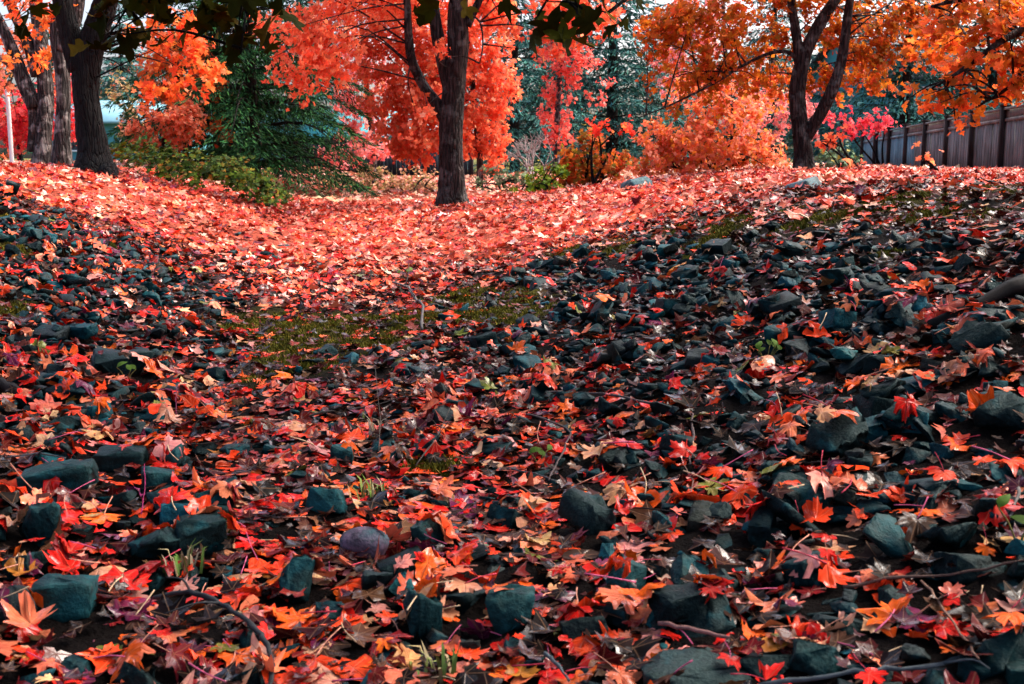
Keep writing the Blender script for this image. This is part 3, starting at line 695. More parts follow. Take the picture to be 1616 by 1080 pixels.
# ------------------------------------------------------------------ moss and grass
def blades(n, boxes, q, h0, h1, wd, pal, name, label, cat, lean=.5):
    V, C = [], []
    for cx, cy, rx, ry in boxes:
        k = int(n * min(1.0, rx * ry * 3 + .05)); t = q.normal(0, .45, (k, 2)); x, y = cx + t[:, 0] * rx, cy + t[:, 1] * ry
        kk = q.random(k) < moss_mask(x, y) + .15; x, y = x[kk], y[kk]; k = len(x); z = hz(x, y); h = q.uniform(h0, h1, k); a = q.uniform(0, 6.28, k); dx = q.normal(0, lean, (k, 2)) * h[:, None]
        p = np.column_stack([x, y, z]); s = np.column_stack([np.cos(a), np.sin(a), 0 * a]) * (wd * q.uniform(.6, 1.3, k))[:, None]
        tip = p + np.column_stack([dx, h]); V.append(np.stack([p - s, p + s, tip], 1).reshape(-1, 3))
        cc, _ = pick_colours(pal, k, q, .25); C.append(np.repeat(cc, 3, 0))
    V = np.concatenate(V); f = np.arange(len(V)).reshape(-1, 3)
    return tag(obj(name, mesh(name, V, f, np.concatenate(C)), M['blade']), label, cat, kind='stuff')
blades(11000, MW, np.random.default_rng(5), .010, .028, .006, [((.095, .085, .005), 5), ((.05, .05, .004), 5), ((.15, .11, .010), 2)], 'moss', 'olive green moss in patches on the gully floor and rim', 'moss')

# ------------------------------------------------------------------ sticks and stems on the ground
def stick(px_pts, r, col, name, label, cat='twig', lift=.02, taper=.55, forks=()):
    pts = []
    for k, q_ in enumerate(px_pts):
        p = G(q_[0], q_[1]); h = hs(p[0], p[1]) if p[1] < 12 else hz(p[0], p[1])
        # put the point on the local surface of stones and leaves along the same sight line
        rr = ray(q_[0], q_[1]); t = (p[1]) / rr[1]
        for _ in range(60):
            p = np.array([0, 0, CAMZ]) + rr * t
            hh = hs(p[0], p[1]) if p[1] < 12 else hz(p[0], p[1])
            if p[2] > hh + lift + (q_[2] if len(q_) > 2 else 0): break
            t *= .994
        pts.append(p)
    pts = np.array(pts)
    if len(pts) > 2:                                      # even out the depth so the stick lies in one sweep
        k_ = np.arange(len(pts)); fit = np.polyval(np.polyfit(k_, pts[:, 1], min(2, len(pts) - 2)), k_); fit = np.minimum(fit, pts[:, 1] + .03)
        pts = np.array([P(q_[0], q_[1], d_) for q_, d_ in zip(px_pts, fit)])
    org = pts[0].copy(); mb = MB()
    qs = np.random.default_rng(abs(int(px_pts[0][0] * 7 + px_pts[0][1]))); fine = []
    for a_, b_ in zip(pts[:-1], pts[1:]):
        for t in (0, .25, .5, .75): fine.append(a_ + (b_ - a_) * t + qs.normal(0, min(r * .8, .05 * np.linalg.norm(b_ - a_)) * (.25 if name == 'log' else .45), 3))
    fine.append(pts[-1]); fine = np.array(fine); rr_ = np.linspace(r, r * taper, len(fine)) * (1 + .14 * qs.standard_normal(len(fine)))
    mb.add(*tube(fine - org, rr_ * (.95 if name == 'log' else .62), 7, 1, rough=.14, seed=int(px_pts[0][0]), raw=True), np.array(col) * .5)
    for (k, dx, dy, dz, L) in forks:
        b0 = pts[min(k, len(pts) - 1)] - org; dd = np.array([dx, dy, dz], float)
        mb.add(*tube([b0, b0 + dd * L * .5 + np.array([.01, 0, .012]), b0 + dd * L], [r * .38, r * .28, r * .15], 5, 3), np.array(col) * .5)
    o = mb.build(name, M['twig'], smooth=True); o.location = org.tolist(); return tag(o, label, cat, 'twigs lying in the gully' if cat == 'twig' else None)
DK, GR, PK, TN = (.020, .014, .013), (.10, .115, .12), (.30, .15, .13), (.34, .22, .13)
stick([(242, 942), (300, 934, .03), (348, 952, .04), (392, 980, .02), (418, 1008), (432, 1050), (424, 1084)], .0085, (.045, .05, .055), 'twig', 'crooked dark branch arching over leaves low at the left', forks=((1, .2, -.3, -.1, .12), (2, -.7, -.4, 0, .15), (1, -.5, .2, .2, .12)), taper=1.1)
stick([(1195, 1084), (1300, 1066), (1400, 1056), (1490, 1047), (1540, 1022), (1616, 985)], .0075, (.12, .15, .165), 'twig', 'long grey stick along the bottom right corner', forks=((3, .5, -.4, .1, .12),), taper=.7)
stick([(1455, 918), (1482, 950), (1515, 1000), (1545, 1040)], .0042, (.45, .24, .16), 'twig', 'thin pinkish tan stem slanting over leaves at the right', taper=.8)
stick([(1040, 984), (1100, 996), (1165, 1010)], .0075, (.40, .20, .18), 'twig', 'smooth pink peeled stick near the bottom centre', taper=.9)
stick([(838, 618), (905, 620), (970, 624), (1040, 640), (1093, 655), (1094, 690), (1090, 735)], .0085, (.16, .115, .11), 'twig', 'bent grey stick across the middle with a sharp elbow', taper=.7, forks=((3, .5, .3, .3, .12),))
stick([(832, 655), (868, 664), (902, 682), (886, 718), (866, 758)], .0065, (.15, .105, .10), 'twig', 'hooked thin twig in front of the bent stick', taper=.6)
stick([(800, 740), (845, 748), (878, 760)], .005, (.18, .17, .18), 'twig', 'short grey twig below the hooked twig')
stick([(470, 660), (540, 648), (600, 636), (665, 622)], .0075, DK, 'twig', 'dark straight twig below the muddy patch', taper=.5)
stick([(462, 438), (520, 448), (575, 456), (622, 466), (638, 478)], .010, (.035, .022, .02), 'twig', 'thin dark branch lying on the red leaf carpet')
stick([(606, 443), (640, 450, .05), (655, 468, .06), (667, 486, .03), (666, 520)], .0125, (.19, .17, .16), 'twig', 'pale forked branch standing at the edge of the moss', taper=1.0, forks=((1, .1, .4, .8, .18), (2, -.5, .1, .4, .2), (3, .6, .2, .1, .16)))
stick([(1470, 514), (1640, 440)], .030, (.014, .011, .010), 'log', 'dark log lying up the right bank at the photo edge', 'log', lift=.0, taper=1.1)
stick([(-20, 598), (20, 618), (62, 642)], .03, (.026, .021, .020), 'log', 'thick dark log end at the left edge', 'log', lift=.0, taper=.85)
stick([(48, 608), (110, 618), (165, 632), (214, 650)], .0055, DK, 'twig', 'dark twig from the left log towards the middle')
stick([(150, 702), (230, 706), (320, 700), (400, 684)], .005, DK, 'twig', 'black thin twig behind the long blocky stone')
stick([(10, 722), (60, 716), (105, 722), (60, 735)], .0045, (.10, .10, .11), 'twig', 'grey forked twig resting on the long blocky stone', forks=((1, .6, -.2, .3, .1),))
stick([(278, 655), (277, 630, .05), (279, 612, .09)], .0028, (.55, .12, .25), 'stem', 'upright pink stem on the left above the magenta one', 'stem', taper=.7)
stick([(223, 812), (229, 775, .05), (228, 732, .10)], .0026, (.62, .05, .22), 'stem', 'upright magenta stem in front of the small cube stone', 'stem', taper=.7)
stick([(1270, 732), (1350, 722), (1430, 706)], .004, DK, 'twig', 'thin dark twig beside the big dark wedge')
stick([(1330, 925), (1400, 912), (1500, 908), (1616, 884)], .006, (.20, .11, .085), 'twig', 'brown twig across the right foreground')
stick([(655, 735), (690, 690, .04), (712, 640, .08)], .0035, (.13, .10, .085), 'twig', 'thin branched twig standing near the centre', forks=((1, .4, .1, .6, .14), (1, -.3, 0, .7, .1)))
stick([(597, 715), (600, 660, .08), (592, 580, .16)], .0025, (.16, .13, .10), 'stem', 'tall dry stalk standing left of the centre', 'stem', taper=.5)
stick([(1085, 795), (1094, 760), (1080, 735)], .004, (.30, .16, .12), 'twig', 'small curved brown twig right of centre')
stick([(560, 700), (620, 690), (700, 705)], .004, (.24, .16, .11), 'twig', 'tan twig lying left of the centre')
stick([(1000, 800), (1080, 810), (1160, 820)], .004, DK, 'twig', 'black twig under salmon leaves right of centre')
stick([(860, 1030), (880, 1050), (898, 1075)], .0075, (.13, .17, .19), 'twig', 'short blue-grey stick end at the bottom')
stick([(1610, 770), (1600, 800), (1585, 830)], .006, (.26, .24, .22), 'twig', 'pale bent twig at the right edge')
stick([(1100, 555), (1160, 540), (1230, 520)], .005, DK, 'twig', 'dark twig across the stones of the right slope')

def clump(px, py, n, h, pal, name, label, q, wd=.004, cat='grass'):
    p = G(px, py); base = np.array([p[0], p[1], float(hs(p[0], p[1])) - .02]); mb = MB()
    for _ in range(n):
        a = q.uniform(0, 6.28); L = h * q.uniform(.5, 1.1); o = np.array([q.normal(0, .02), q.normal(0, .02), 0]); dr = np.array([math.cos(a), math.sin(a), 0]) * L * q.uniform(.15, .7)
        s = np.array([-math.sin(a), math.cos(a), 0]) * wd; m_ = o + dr * .4 + np.array([0, 0, L * .7]); t = o + dr + np.array([0, 0, L * q.uniform(.6, 1.0)])
        c, _ = pick_colours(pal, 1, q, .2); mb.add([o - s, o + s, m_ + s * .8, m_ - s * .8, t], [[0, 1, 2], [0, 2, 3], [3, 2, 4]], c[0])
    o = mb.build(name, M['blade']); o.location = base.tolist(); tag(o, label, cat)
qg = np.random.default_rng(8)
GP = [((.10, .16, .03), 3), ((.16, .20, .05), 2), ((.30, .24, .13), 2)]
clump(590, 795, 30, .10, GP, 'grass_tuft', 'small green grass tuft beside the bright teal stone', qg)
clump(690, 1078, 20, .11, GP, 'grass_tuft', 'green and straw grass tuft at the bottom edge', qg)
clump(290, 915, 22, .08, GP, 'grass_tuft', 'short green grass tuft below the black wedge stone', qg)
clump(600, 700, 26, .12, [((.32, .22, .15), 3), ((.2, .14, .1), 2)], 'grass_tuft', 'dry straw-coloured grass tuft near the centre', qg)
def sprout(px, py, n, s, label, q):
    p = G(px, py); base = np.array([p[0], p[1], float(hs(p[0], p[1])) - .01]); root = empty('seedling', base, label, 'plant')
    for k in range(n):
        a = k * 2.4 + q.random(); h = s * q.uniform(1.0, 1.9); tip = np.array([math.cos(a) * s * .9, math.sin(a) * s * .6, h])
        obj('stem', mesh('stem', *(lambda vf: (vf[0], vf[1], np.broadcast_to((.16, .14, .04), vf[0].shape)))(tube([(0, 0, 0), tip * .5 + np.array([0, 0, .01]), tip], [.0022, .0018, .0014], 4, 3))), M['blade'], root)
        L = s * q.uniform(.8, 1.1); t = np.linspace(0, 1, 6); wd = np.sin(np.pi * t ** .8) * L * .28
        loc = np.column_stack([np.concatenate([-wd, wd]), np.tile(t * L, 2), np.tile(-.25 * L * t ** 2, 2)])
        loc[:, 2] += np.abs(loc[:, 0]) * .4
        m_ = frames(np.array([[math.cos(a) * .5, -.6, .7]]), np.array([q.uniform(-1, 1)]))[0]
        f = [[i, i + 1, i + 7, i + 6] for i in range(5)]
        obj('leaf', mesh('leaf', loc @ m_.T + tip, f, np.broadcast_to(np.array((.06, .12, .012)) * q.uniform(.6, 1.2), loc.shape)), M['leaf_green'], root)
sprout(1210, 575, 6, .045, 'green seedling with oval leaves sprouting on the right slope', qg)
sprout(850, 735, 3, .04, 'small green seedling beside the hooked twig', qg)
sprout(1605, 895, 3, .05, 'green seedling at the right edge low down', qg)
sprout(202, 622, 3, .045, 'small olive seedling between leaves on the left', qg)
sprout(640, 445, 3, .06, 'tiny green sprig beside the pale forked branch', qg)

# ------------------------------------------------------------------ trees
def limb(mb, pts, rad, sides=10, rough=.08, ridges=0, per=6, seed=0): mb.add(*tube(pts, rad, sides, per, rough, ridges, seed))
def foliage(ells, q, size, pal, templates=None, cover=4.0, droop=.5, clump=.35, jit=.18, up=.5):
    """leaf positions in the volume of ellipsoids (cx,cy,cz,rx,ry,rz)"""
    templates = templates or T_LO; PP, SS = [], []
    for e in ells:
        c = np.array(e[:3]); r = np.array(e[3:6]); den = e[6] if len(e) > 6 else 1.0
        area = math.pi * r[0] * r[2]; n = int(den * cover * area / (size * size * .45)) + 4; nc = max(3, n // 16)
        dd = q.standard_normal((nc, 3)); dd /= np.linalg.norm(dd, axis=1)[:, None]; rr = q.random(nc) ** .45
        cc = dd * rr[:, None]; k = q.integers(0, nc, n)
        p = (cc[k] + q.normal(0, 1, (n, 3)) * clump * size / r * 1.7) * r + c
        PP.append(p)
    p = np.concatenate(PP); n = len(p); ctr = np.mean([e[:3] for e in ells], 0)
    out = p - ctr; out /= np.linalg.norm(out, axis=1)[:, None] + 1e-6
    nn = out * .5 + np.array([0, -.25, up]) + q.normal(0, droop, (n, 3))
    s = size * np.exp(q.normal(0, .22, n)); c, _ = pick_colours(pal, n, q, jit)
    return p, frames(nn, q.uniform(0, 6.28, n)), s, c
def E(px, py, rx, ry, d, rd=None, den=1.0):
    c = P(px, py, d); return (c[0], c[1], c[2], rx * d / F, rd if rd else rx * d / F * .8, ry * d / F, den)
def tree(name, label, base, limbs, ells, bark, leafmat, size, pal, seed, cover=4.0, group=None, leaf_parts=0, templates=None, tw=3, ridges=0, sides=12, cat='tree', droop=.5, jit=.18, up=.5, tr=.015):
    q = np.random.default_rng(seed); base = np.array(base, float); root = empty(name, base, label, cat, group)
    mb = MB()
    for k, (pts, rad) in enumerate(limbs):
        limb(mb, np.array(pts) - base, rad, sides if k == 0 else max(6, sides - 4), .07, ridges if rad[0] > .05 else 0, 8 if k == 0 else 6, seed + k)
    ends = np.concatenate([catmull(l[0], 5)[int(len(l[0]) * (2.0 if k == 0 else 1.2)):] for k, l in enumerate(limbs)])
    for e in ells:                                       # thinner branches into the foliage
        c = np.array(e[:3]); r = np.array(e[3:6]); order_ = np.argsort(np.linalg.norm(ends - c, axis=1))[:14]
        for _ in range(tw):
            s = ends[order_[q.integers(len(order_))]]; t = c + q.normal(0, .45, 3) * r; m_ = (s + t) / 2 + np.array([0, 0, .12 * np.linalg.norm(t - s)]) + q.normal(0, .06, 3) * np.linalg.norm(t - s)
            limb(mb, np.array([s, m_, t]) - base, [tr, tr * .6, tr * .25], 5, 0, 0, 4)
    mb.build('trunk', bark, root, smooth=True)
    p, rot, s, c = foliage(ells, q, size, pal, templates, cover, droop, jit=jit, up=up)
    p = p - base
    if leaf_parts:
        uu, vv, dd = project(p + base); vis = (uu > -20) & (uu < 1636) & (vv > -20) & (vv < 1000)
        score = np.where(vis, s / dd * (1 + .15 * q.random(len(s))), -1); order = np.argsort(-score); pk = [i for i in order[:leaf_parts] if score[i] > 0]
        meshes = []
        for T in T_MID[:8]:
            for cl in range(len(pal)):
                cc = np.array(pal[cl][0]); meshes.append((mesh('leaf', T[0], T[1], np.clip(cc * (1 + .1 * q.standard_normal((len(T[0]), 1))), 0, 1), T[2]), cc))
        cols = np.array([m_[1] for m_ in meshes])
        for i in pk:
            near_ = np.argsort(((cols - c[i]) ** 2).sum(1))[:8]; me = meshes[q.choice(near_)][0]
            o = bpy.data.objects.new('leaf', me)
            if not me.materials: me.materials.append(leafmat)
            from mathutils import Matrix
            m4 = np.eye(4); m4[:3, :3] = rot[i] * s[i]; m4[:3, 3] = p[i]; o.matrix_local = Matrix(m4.tolist()); link(o, root); o.matrix_local = Matrix(m4.tolist())
        k_ = np.ones(len(p), bool); k_[pk] = False; p, rot, s, c = p[k_], rot[k_], s[k_], c[k_]
    if len(p):
        a, b, cc, uv = scatter(templates or T_LO, p, rot, s, c, .05, q)
        o = obj('crown', mesh('crown', a, b, cc), leafmat, root); o['kind'] = 'stuff'
    return root
RED = [((.93, .17, .07), 6), ((.94, .24, .11), 4), ((.90, .12, .055), 2), ((.95, .38, .22), 1)]
ORANGE = [((.88, .17, .035), 5), ((.85, .22, .04), 4), ((.85, .10, .03), 3), ((.9, .33, .14), 1)]
AMBER = [((.50, .12, .012), 5), ((.60, .15, .016), 4), ((.36, .11, .010), 4), ((.66, .10, .025), 3), ((.30, .16, .02), 1)]
SALMON = [((.85, .25, .13), 5), ((.82, .17, .08), 3), ((.88, .36, .22), 2), ((.70, .16, .05), 2)]
PINK = [((.85, .22, .20), 4), ((.88, .35, .33), 4), ((.80, .15, .12), 2)]
CRIM = [((.72, .05, .06), 4), ((.78, .12, .10), 3), ((.6, .03, .05), 2)]
OLIVE = [((.040, .040, .003), 5), ((.020, .022, .003), 5), ((.07, .045, .004), 2), ((.12, .07, .008), 1)]  # dark olive, with the backlit shade put into the leaf colour

# central maple: forked trunk in front of the red crown
b = P(715, 324, 17); b[2] = hz(b[0], b[1]) - .05
D = 17
tree('maple_tree', 'central maple with dark forked trunk and scarlet-orange crown above the gully', b,
     [([b, P(714, 300, D), P(713, 250, D), P(712, 200, D), P(716, 140, D), P(722, 80, D), P(722, 20, D), P(728, -60, D), P(722, -190, D)], [.29, .20, .18, .172, .165, .155, .14, .12, .08]),
      ([P(707, 200, D), P(690, 165, D), P(668, 135, D), P(650, 95, D - .1), P(644, 50, D - .2), P(640, -10, D - .2), P(610, -120, D)], [.095, .085, .075, .065, .06, .05, .03]),
      ([P(712, 150, D), P(700, 100, D), P(690, 55, D), P(684, 10, D), P(676, -80, D)], [.10, .10, .09, .08, .05]),
      ([P(736, 40, D), P(752, 10, D), P(780, -50, D), P(820, -120, D)], [.07, .055, .045, .03]),
      ([P(735, 20, D), P(757, 35, D - .3), P(762, 70, D - .4), P(757, 100, D - .4)], [.018, .014, .011, .008])],
     [E(480, 50, 80, 45, D - .5), E(510, 95, 60, 50, D - .8), E(470, 115, 60, 45, D - .8, den=.5), E(560, 15, 90, 40, D), E(640, 0, 70, 40, D + .4), E(560, -90, 130, 60, D), E(700, -140, 160, 70, D), E(850, 40, 60, 50, D - .5, den=.7),
      E(780, 20, 50, 50, D + .6), E(900, 25, 80, 45, D - .4, den=.8), E(960, 20, 50, 40, D, den=.6), E(840, -90, 130, 60, D), E(660, 170, 26, 60, D - .3, .3, .22), E(700, 90, 18, 20, D - .4, .2, .5)],
     M['bark_brown'], M['leaf_crown'], .105, RED, 101, cover=3.2, leaf_parts=260, ridges=9, sides=26)
# red maple right behind
D = 22.5; b = P(757, 300, D); b[2] = hz(b[0], b[1]) - .05
tree('maple_tree', 'dense scarlet maple directly behind the central trunk, crown sweeping low', b,
     [([b, P(757, 250, D), P(750, 180, D), P(740, 60, D), P(730, -80, D)], [.075, .06, .055, .045, .03]), ([P(755, 240, D), P(700, 190, D), P(640, 120, D)], [.05, .035, .02])],
     [E(640, 190, 60, 55, D), E(620, 120, 65, 70, D), E(690, 130, 80, 100, D), E(700, 215, 70, 45, D), E(770, 120, 48, 100, D), E(775, 220, 32, 50, D), E(690, 20, 120, 60, D), E(600, 40, 70, 50, D + .3), E(650, 235, 40, 25, D), E(690, -110, 160, 90, D, den=.7)],
     M['bark_grey'], M['leaf_crown'], .11, RED, 102, cover=4.6)
D = 27; b = P(585, 300, D); b[2] = hz(b[0], b[1]) - .05
tree('maple_tree', 'pale pink maple half hidden left of the scarlet maple', b, [([b, P(590, 240, D), P(580, 150, D), P(570, 40, D), P(570, -60, D)], [.10, .08, .06, .05, .03])],
     [E(560, 190, 45, 45, D), E(575, 110, 55, 65, D), E(600, 235, 50, 22, D), E(540, 245, 40, 20, D), E(520, 60, 55, 60, D), E(575, -40, 90, 80, D)], M['bark_grey'], M['leaf_crown'], .12, PINK, 103, cover=2.6)

# left cluster of maples
D = 14.7; b = P(148, 272, D); b[2] = hz(b[0], b[1]) - .05
tree('maple_tree', 'stout near-black maple trunk standing in front of the left trio', b,
     [([b, P(147, 240, D), P(140, 190, D), P(135, 140, D), P(138, 95, D), P(150, 50, D), P(168, 0, D), P(185, -90, D)], [.30, .19, .168, .16, .165, .16, .14, .10]),
      ([P(128, 110, D), P(112, 60, D), P(98, 0, D), P(80, -90, D)], [.15, .14, .12, .08]), ([P(170, 272, D - .2), P(182, 285, D - .4)], [.14, .03])],
     [E(120, -60, 170, 60, D), E(60, 10, 60, 30, D + .3, den=.6), E(250, 40, 60, 40, D, den=.4), E(300, 75, 70, 55, D - .2, den=.7), E(250, 110, 55, 45, D, den=.6), E(330, 120, 40, 30, D, den=.5)],
     M['bark_dark'], M['leaf_crown'], .105, ORANGE, 111, cover=2.2, leaf_parts=120, ridges=10, sides=24)
D = 17; b = P(97, 255, D); b[2] = hz(b[0], b[1]) - .05
tree('maple_tree', 'grey-brown maple trunk between the black trunk and the pale one', b,
     [([b, P(98, 220, D), P(100, 160, D), P(97, 110, D), P(90, 60, D), P(95, 0, D), P(100, -90, D)], [.17, .115, .102, .10, .108, .10, .07]), ([P(92, 80, D), P(118, 30, D), P(130, -50, D)], [.11, .10, .07])],
     [E(100, -80, 130, 60, D), E(40, 20, 50, 40, D, den=.5), E(70, 90, 60, 50, D + 1, den=.25)], M['bark_grey'], M['leaf_crown'], .125, ORANGE, 112, cover=1.6, ridges=8, sides=20)
D = 19; b = P(66, 248, D); b[2] = hz(b[0], b[1]) - .05
tree('maple_tree', 'pale lichen-grey maple forking low at the far left', b,
     [([b, P(68, 215, D), P(72, 160, D), P(68, 100, D), P(62, 50, D), P(55, 0, D), P(40, -90, D)], [.19, .135, .122, .118, .11, .10, .07]),
      ([P(55, 170, D), P(38, 130, D), P(20, 80, D), P(2, 40, D), P(-30, -20, D)], [.13, .12, .10, .085, .06]), ([P(52, 240, D), P(54, 190, D), P(45, 150, D), P(20, 105, D), P(-15, 85, D)], [.10, .085, .075, .06, .04]), ([P(60, 120, D), P(45, 70, D), P(22, 20, D), P(5, -30, D)], [.11, .10, .08, .06])],
     [E(20, 60, 50, 60, D + .8, den=.7), E(10, 120, 40, 50, D + 1, den=.8), E(40, -50, 100, 60, D), E(95, 130, 30, 60, D + 1.5, den=.5)], M['bark_grey'], M['leaf_crown'], .13, SALMON, 113, cover=1.6, ridges=8, sides=20)
# orange understorey left of the conifer
D = 21; b = P(290, 262, D); b[2] = hz(b[0], b[1]) - .05
tree('maple_tree', 'small orange maple with loose leafy sprays beside the dark conifer', b, [([b, P(292, 220, D), P(285, 170, D), P(280, 110, D), P(270, 40, D)], [.06, .05, .04, .035, .02]), ([P(290, 210, D), P(320, 180, D), P(345, 150, D)], [.025, .018, .01])],
     [E(280, 100, 60, 55, D), E(310, 150, 50, 40, D, den=.8), E(240, 60, 50, 40, D, den=.6), E(335, 195, 30, 30, D, den=.35), E(255, 135, 40, 35, D)], M['bark_dark'], M['leaf_crown'], .105, ORANGE, 114, cover=2.8)
D = 20; b = P(255, 256, D); b[2] = hz(b[0], b[1]) - .03
tree('shrub', 'salmon-leaved rounded shrub behind the green ground cover', b, [([b, P(258, 225, D), P(262, 195, D)], [.04, .03, .015])],
     [E(258, 205, 55, 34, D), E(300, 195, 35, 30, D), E(222, 218, 26, 22, D), E(275, 178, 45, 22, D)], M['bark_dark'], M['leaf_crown'], .095, SALMON, 115, cover=3.4, cat='shrub')
D = 27; b = P(205, 250, D); b[2] = hz(b[0], b[1]) - .05
tree('shrub', 'thin tan and olive shrub just right of the black trunk', b, [([b, P(205, 210, D), P(202, 150, D)], [.05, .035, .015])], [E(205, 190, 32, 40, D, den=.6), E(195, 140, 30, 30, D, den=.5), E(220, 215, 26, 20, D, den=.7)], M['bark_grey'], M['leaf_crown'], .11, [((.40, .24, .10), 4), ((.26, .22, .08), 3), ((.55, .36, .2), 2)], 117, cover=2.2, cat='shrub')
D = 30; b = P(30, 240, D); b[2] = hz(b[0], b[1]) - .05
tree('shrub', 'crimson hedge shrub far behind the white post', b, [([b, P(30, 200, D), P(30, 160, D)], [.06, .05, .02])], [E(20, 190, 45, 50, D), E(60, 190, 40, 50, D), E(100, 170, 40, 60, D), E(-30, 180, 40, 60, D)], M['bark_dark'], M['leaf_crown'], .17, CRIM, 116, cover=3.0, cat='shrub')

# right maple
D = 17.5; b = P(1268, 280, D); b[2] = hz(b[0], b[1]) - .05
tree('maple_tree', 'right-hand maple with low forked trunk and amber crown', b,
     [([b, P(1268, 245, D), P(1263, 205, D), P(1258, 150, D), P(1266, 100, D), P(1282, 60, D), P(1305, 20, D), P(1330, -20, D), P(1360, -100, D)], [.20, .135, .128, .12, .112, .095, .085, .07, .045]),
      ([P(1272, 215, D), P(1292, 185, D - .1), P(1312, 145, D - .2), P(1326, 105, D - .2), P(1334, 60, D - .2), P(1342, 0, D - .2), P(1360, -80, D)], [.10, .095, .088, .08, .07, .06, .04]),
      ([P(1263, 100, D), P(1258, 65, D), P(1250, 10, D), P(1240, -70, D)], [.09, .075, .06, .04]),
      ([P(1262, 95, D), P(1240, 82, D), P(1210, 86, D), P(1170, 105, D), P(1130, 130, D), P(1060, 165, D - .2), P(1010, 185, D - .3)], [.035, .03, .026, .022, .018, .014, .008])],
     [E(1120, 30, 90, 50, D), E(1180, 90, 70, 50, D + .6, den=.7), E(1100, 90, 70, 45, D, den=.6), E(1250, 20, 80, 45, D + .4), E(1340, 60, 60, 60, D + .5), E(1390, 100, 50, 50, D, den=.9), E(1330, 130, 60, 35, D + .6), E(1230, 140, 45, 35, D + 1, den=.7), E(1410, 50, 60, 45, D), E(1070, 140, 60, 40, D, den=.5),
      E(1290, -80, 200, 80, D), E(1480, 20, 60, 40, D, den=.9), E(1030, 60, 40, 40, D, den=.9), E(1150, 130, 60, 35, D + .3, den=.7), E(1060, 25, 50, 35, D)],
     M['bark_brown'], M['leaf_crown'], .105, AMBER, 121, cover=3.1, leaf_parts=220, ridges=8, sides=22)
# overhanging amber maple at the right, trunk outside the frame
D = 11.0; b = np.array([6.8, 11.5, hz(6.8, 11.5) - .05])
tree('maple_tree', 'amber and orange maple boughs reaching in over the board fence', b,
     [([b, b + [0, 0, 1.2], b + [-.1, 0, 2.4], b + [-.2, .1, 4.5]], [.24, .19, .16, .09]),
      ([b + [-.05, 0, 1.6], P(1660, 40, 11.2), P(1590, 60, D), P(1520, 110, D), P(1470, 140, D)], [.07, .05, .035, .02, .01]), ([b + [-.1, 0, 2.0], P(1680, -40, 11.2), P(1560, -10, D), P(1470, 10, D)], [.07, .05, .03, .012]),
      ([P(1640, 60, 11.1), P(1600, 130, D), P(1540, 170, D)], [.03, .02, .01])],
     [E(1590, 60, 60, 50, D), E(1560, 120, 70, 36, D, den=.9), E(1500, 160, 45, 24, D, den=.7), E(1600, 140, 40, 30, D), E(1450, 150, 26, 22, D, den=.6), E(1500, 30, 60, 30, D, den=.7), E(1540, -30, 90, 45, D), E(1660, 60, 70, 100, D), E(1515, 195, 22, 16, D, den=.5), E(1480, 75, 60, 40, D + 1.5, den=.8), E(1570, 20, 60, 35, D + .8, den=.9)],
     M['bark_brown'], M['leaf_crown'], .105, AMBER[:4] + ORANGE[:1], 122, cover=2.7, leaf_parts=290)
# dark maple boughs overhead, near the camera
b = np.array([2.6, -2.6, hz(2.6, -2.6) - .05]); D = 4.6
lb = [([b, b + [0, .05, 1.2], b + [-.1, .2, 2.6], b + [-.2, .4, 4.2], b + [-.3, .5, 6.5]], [.32, .25, .22, .17, .08])]
for (tx, ty, tz) in [(-2.2, 2.6, 3.0), (-.6, 2.8, 3.2), (.6, 2.6, 3.1), (2.6, 2.2, 3.4), (-2.8, -.5, 3.8), (-2.0, 5.4, 3.7), (.6, 5.8, 3.8), (3.0, 5.2, 3.8), (4.4, 6.4, 4.1), (-3.6, 4.0, 3.9)]:
    s = b + np.array([-.15, .3, 3.0]); t = np.array([tx, ty, tz]); lb.append(([s, (s + t) / 2 + [0, 0, .5], t], [.10, .07, .035]))
for (a0, pts) in [((-2.2, 2.6, 3.0), [(300, -180, 4.0), (270, -60, 4.4), (240, 10, 4.6), (200, 40, 4.6)]), ((-2.2, 2.6, 3.0), [(420, -150, 4.0), (400, -40, 4.5), (385, 40, 4.5), (380, 85, 4.5)]),
                  ((.6, 2.6, 3.1), [(900, -170, 4.0), (880, -50, 4.5), (900, 5, 4.6), (960, 20, 4.6)]), ((-.6, 2.8, 3.2), [(700, -160, 4.1), (705, -50, 4.5), (712, 5, 4.6)])]:
    lb.append(([a0] + [P(*t) for t in pts], [.02, .011, .007, .005, .003]))
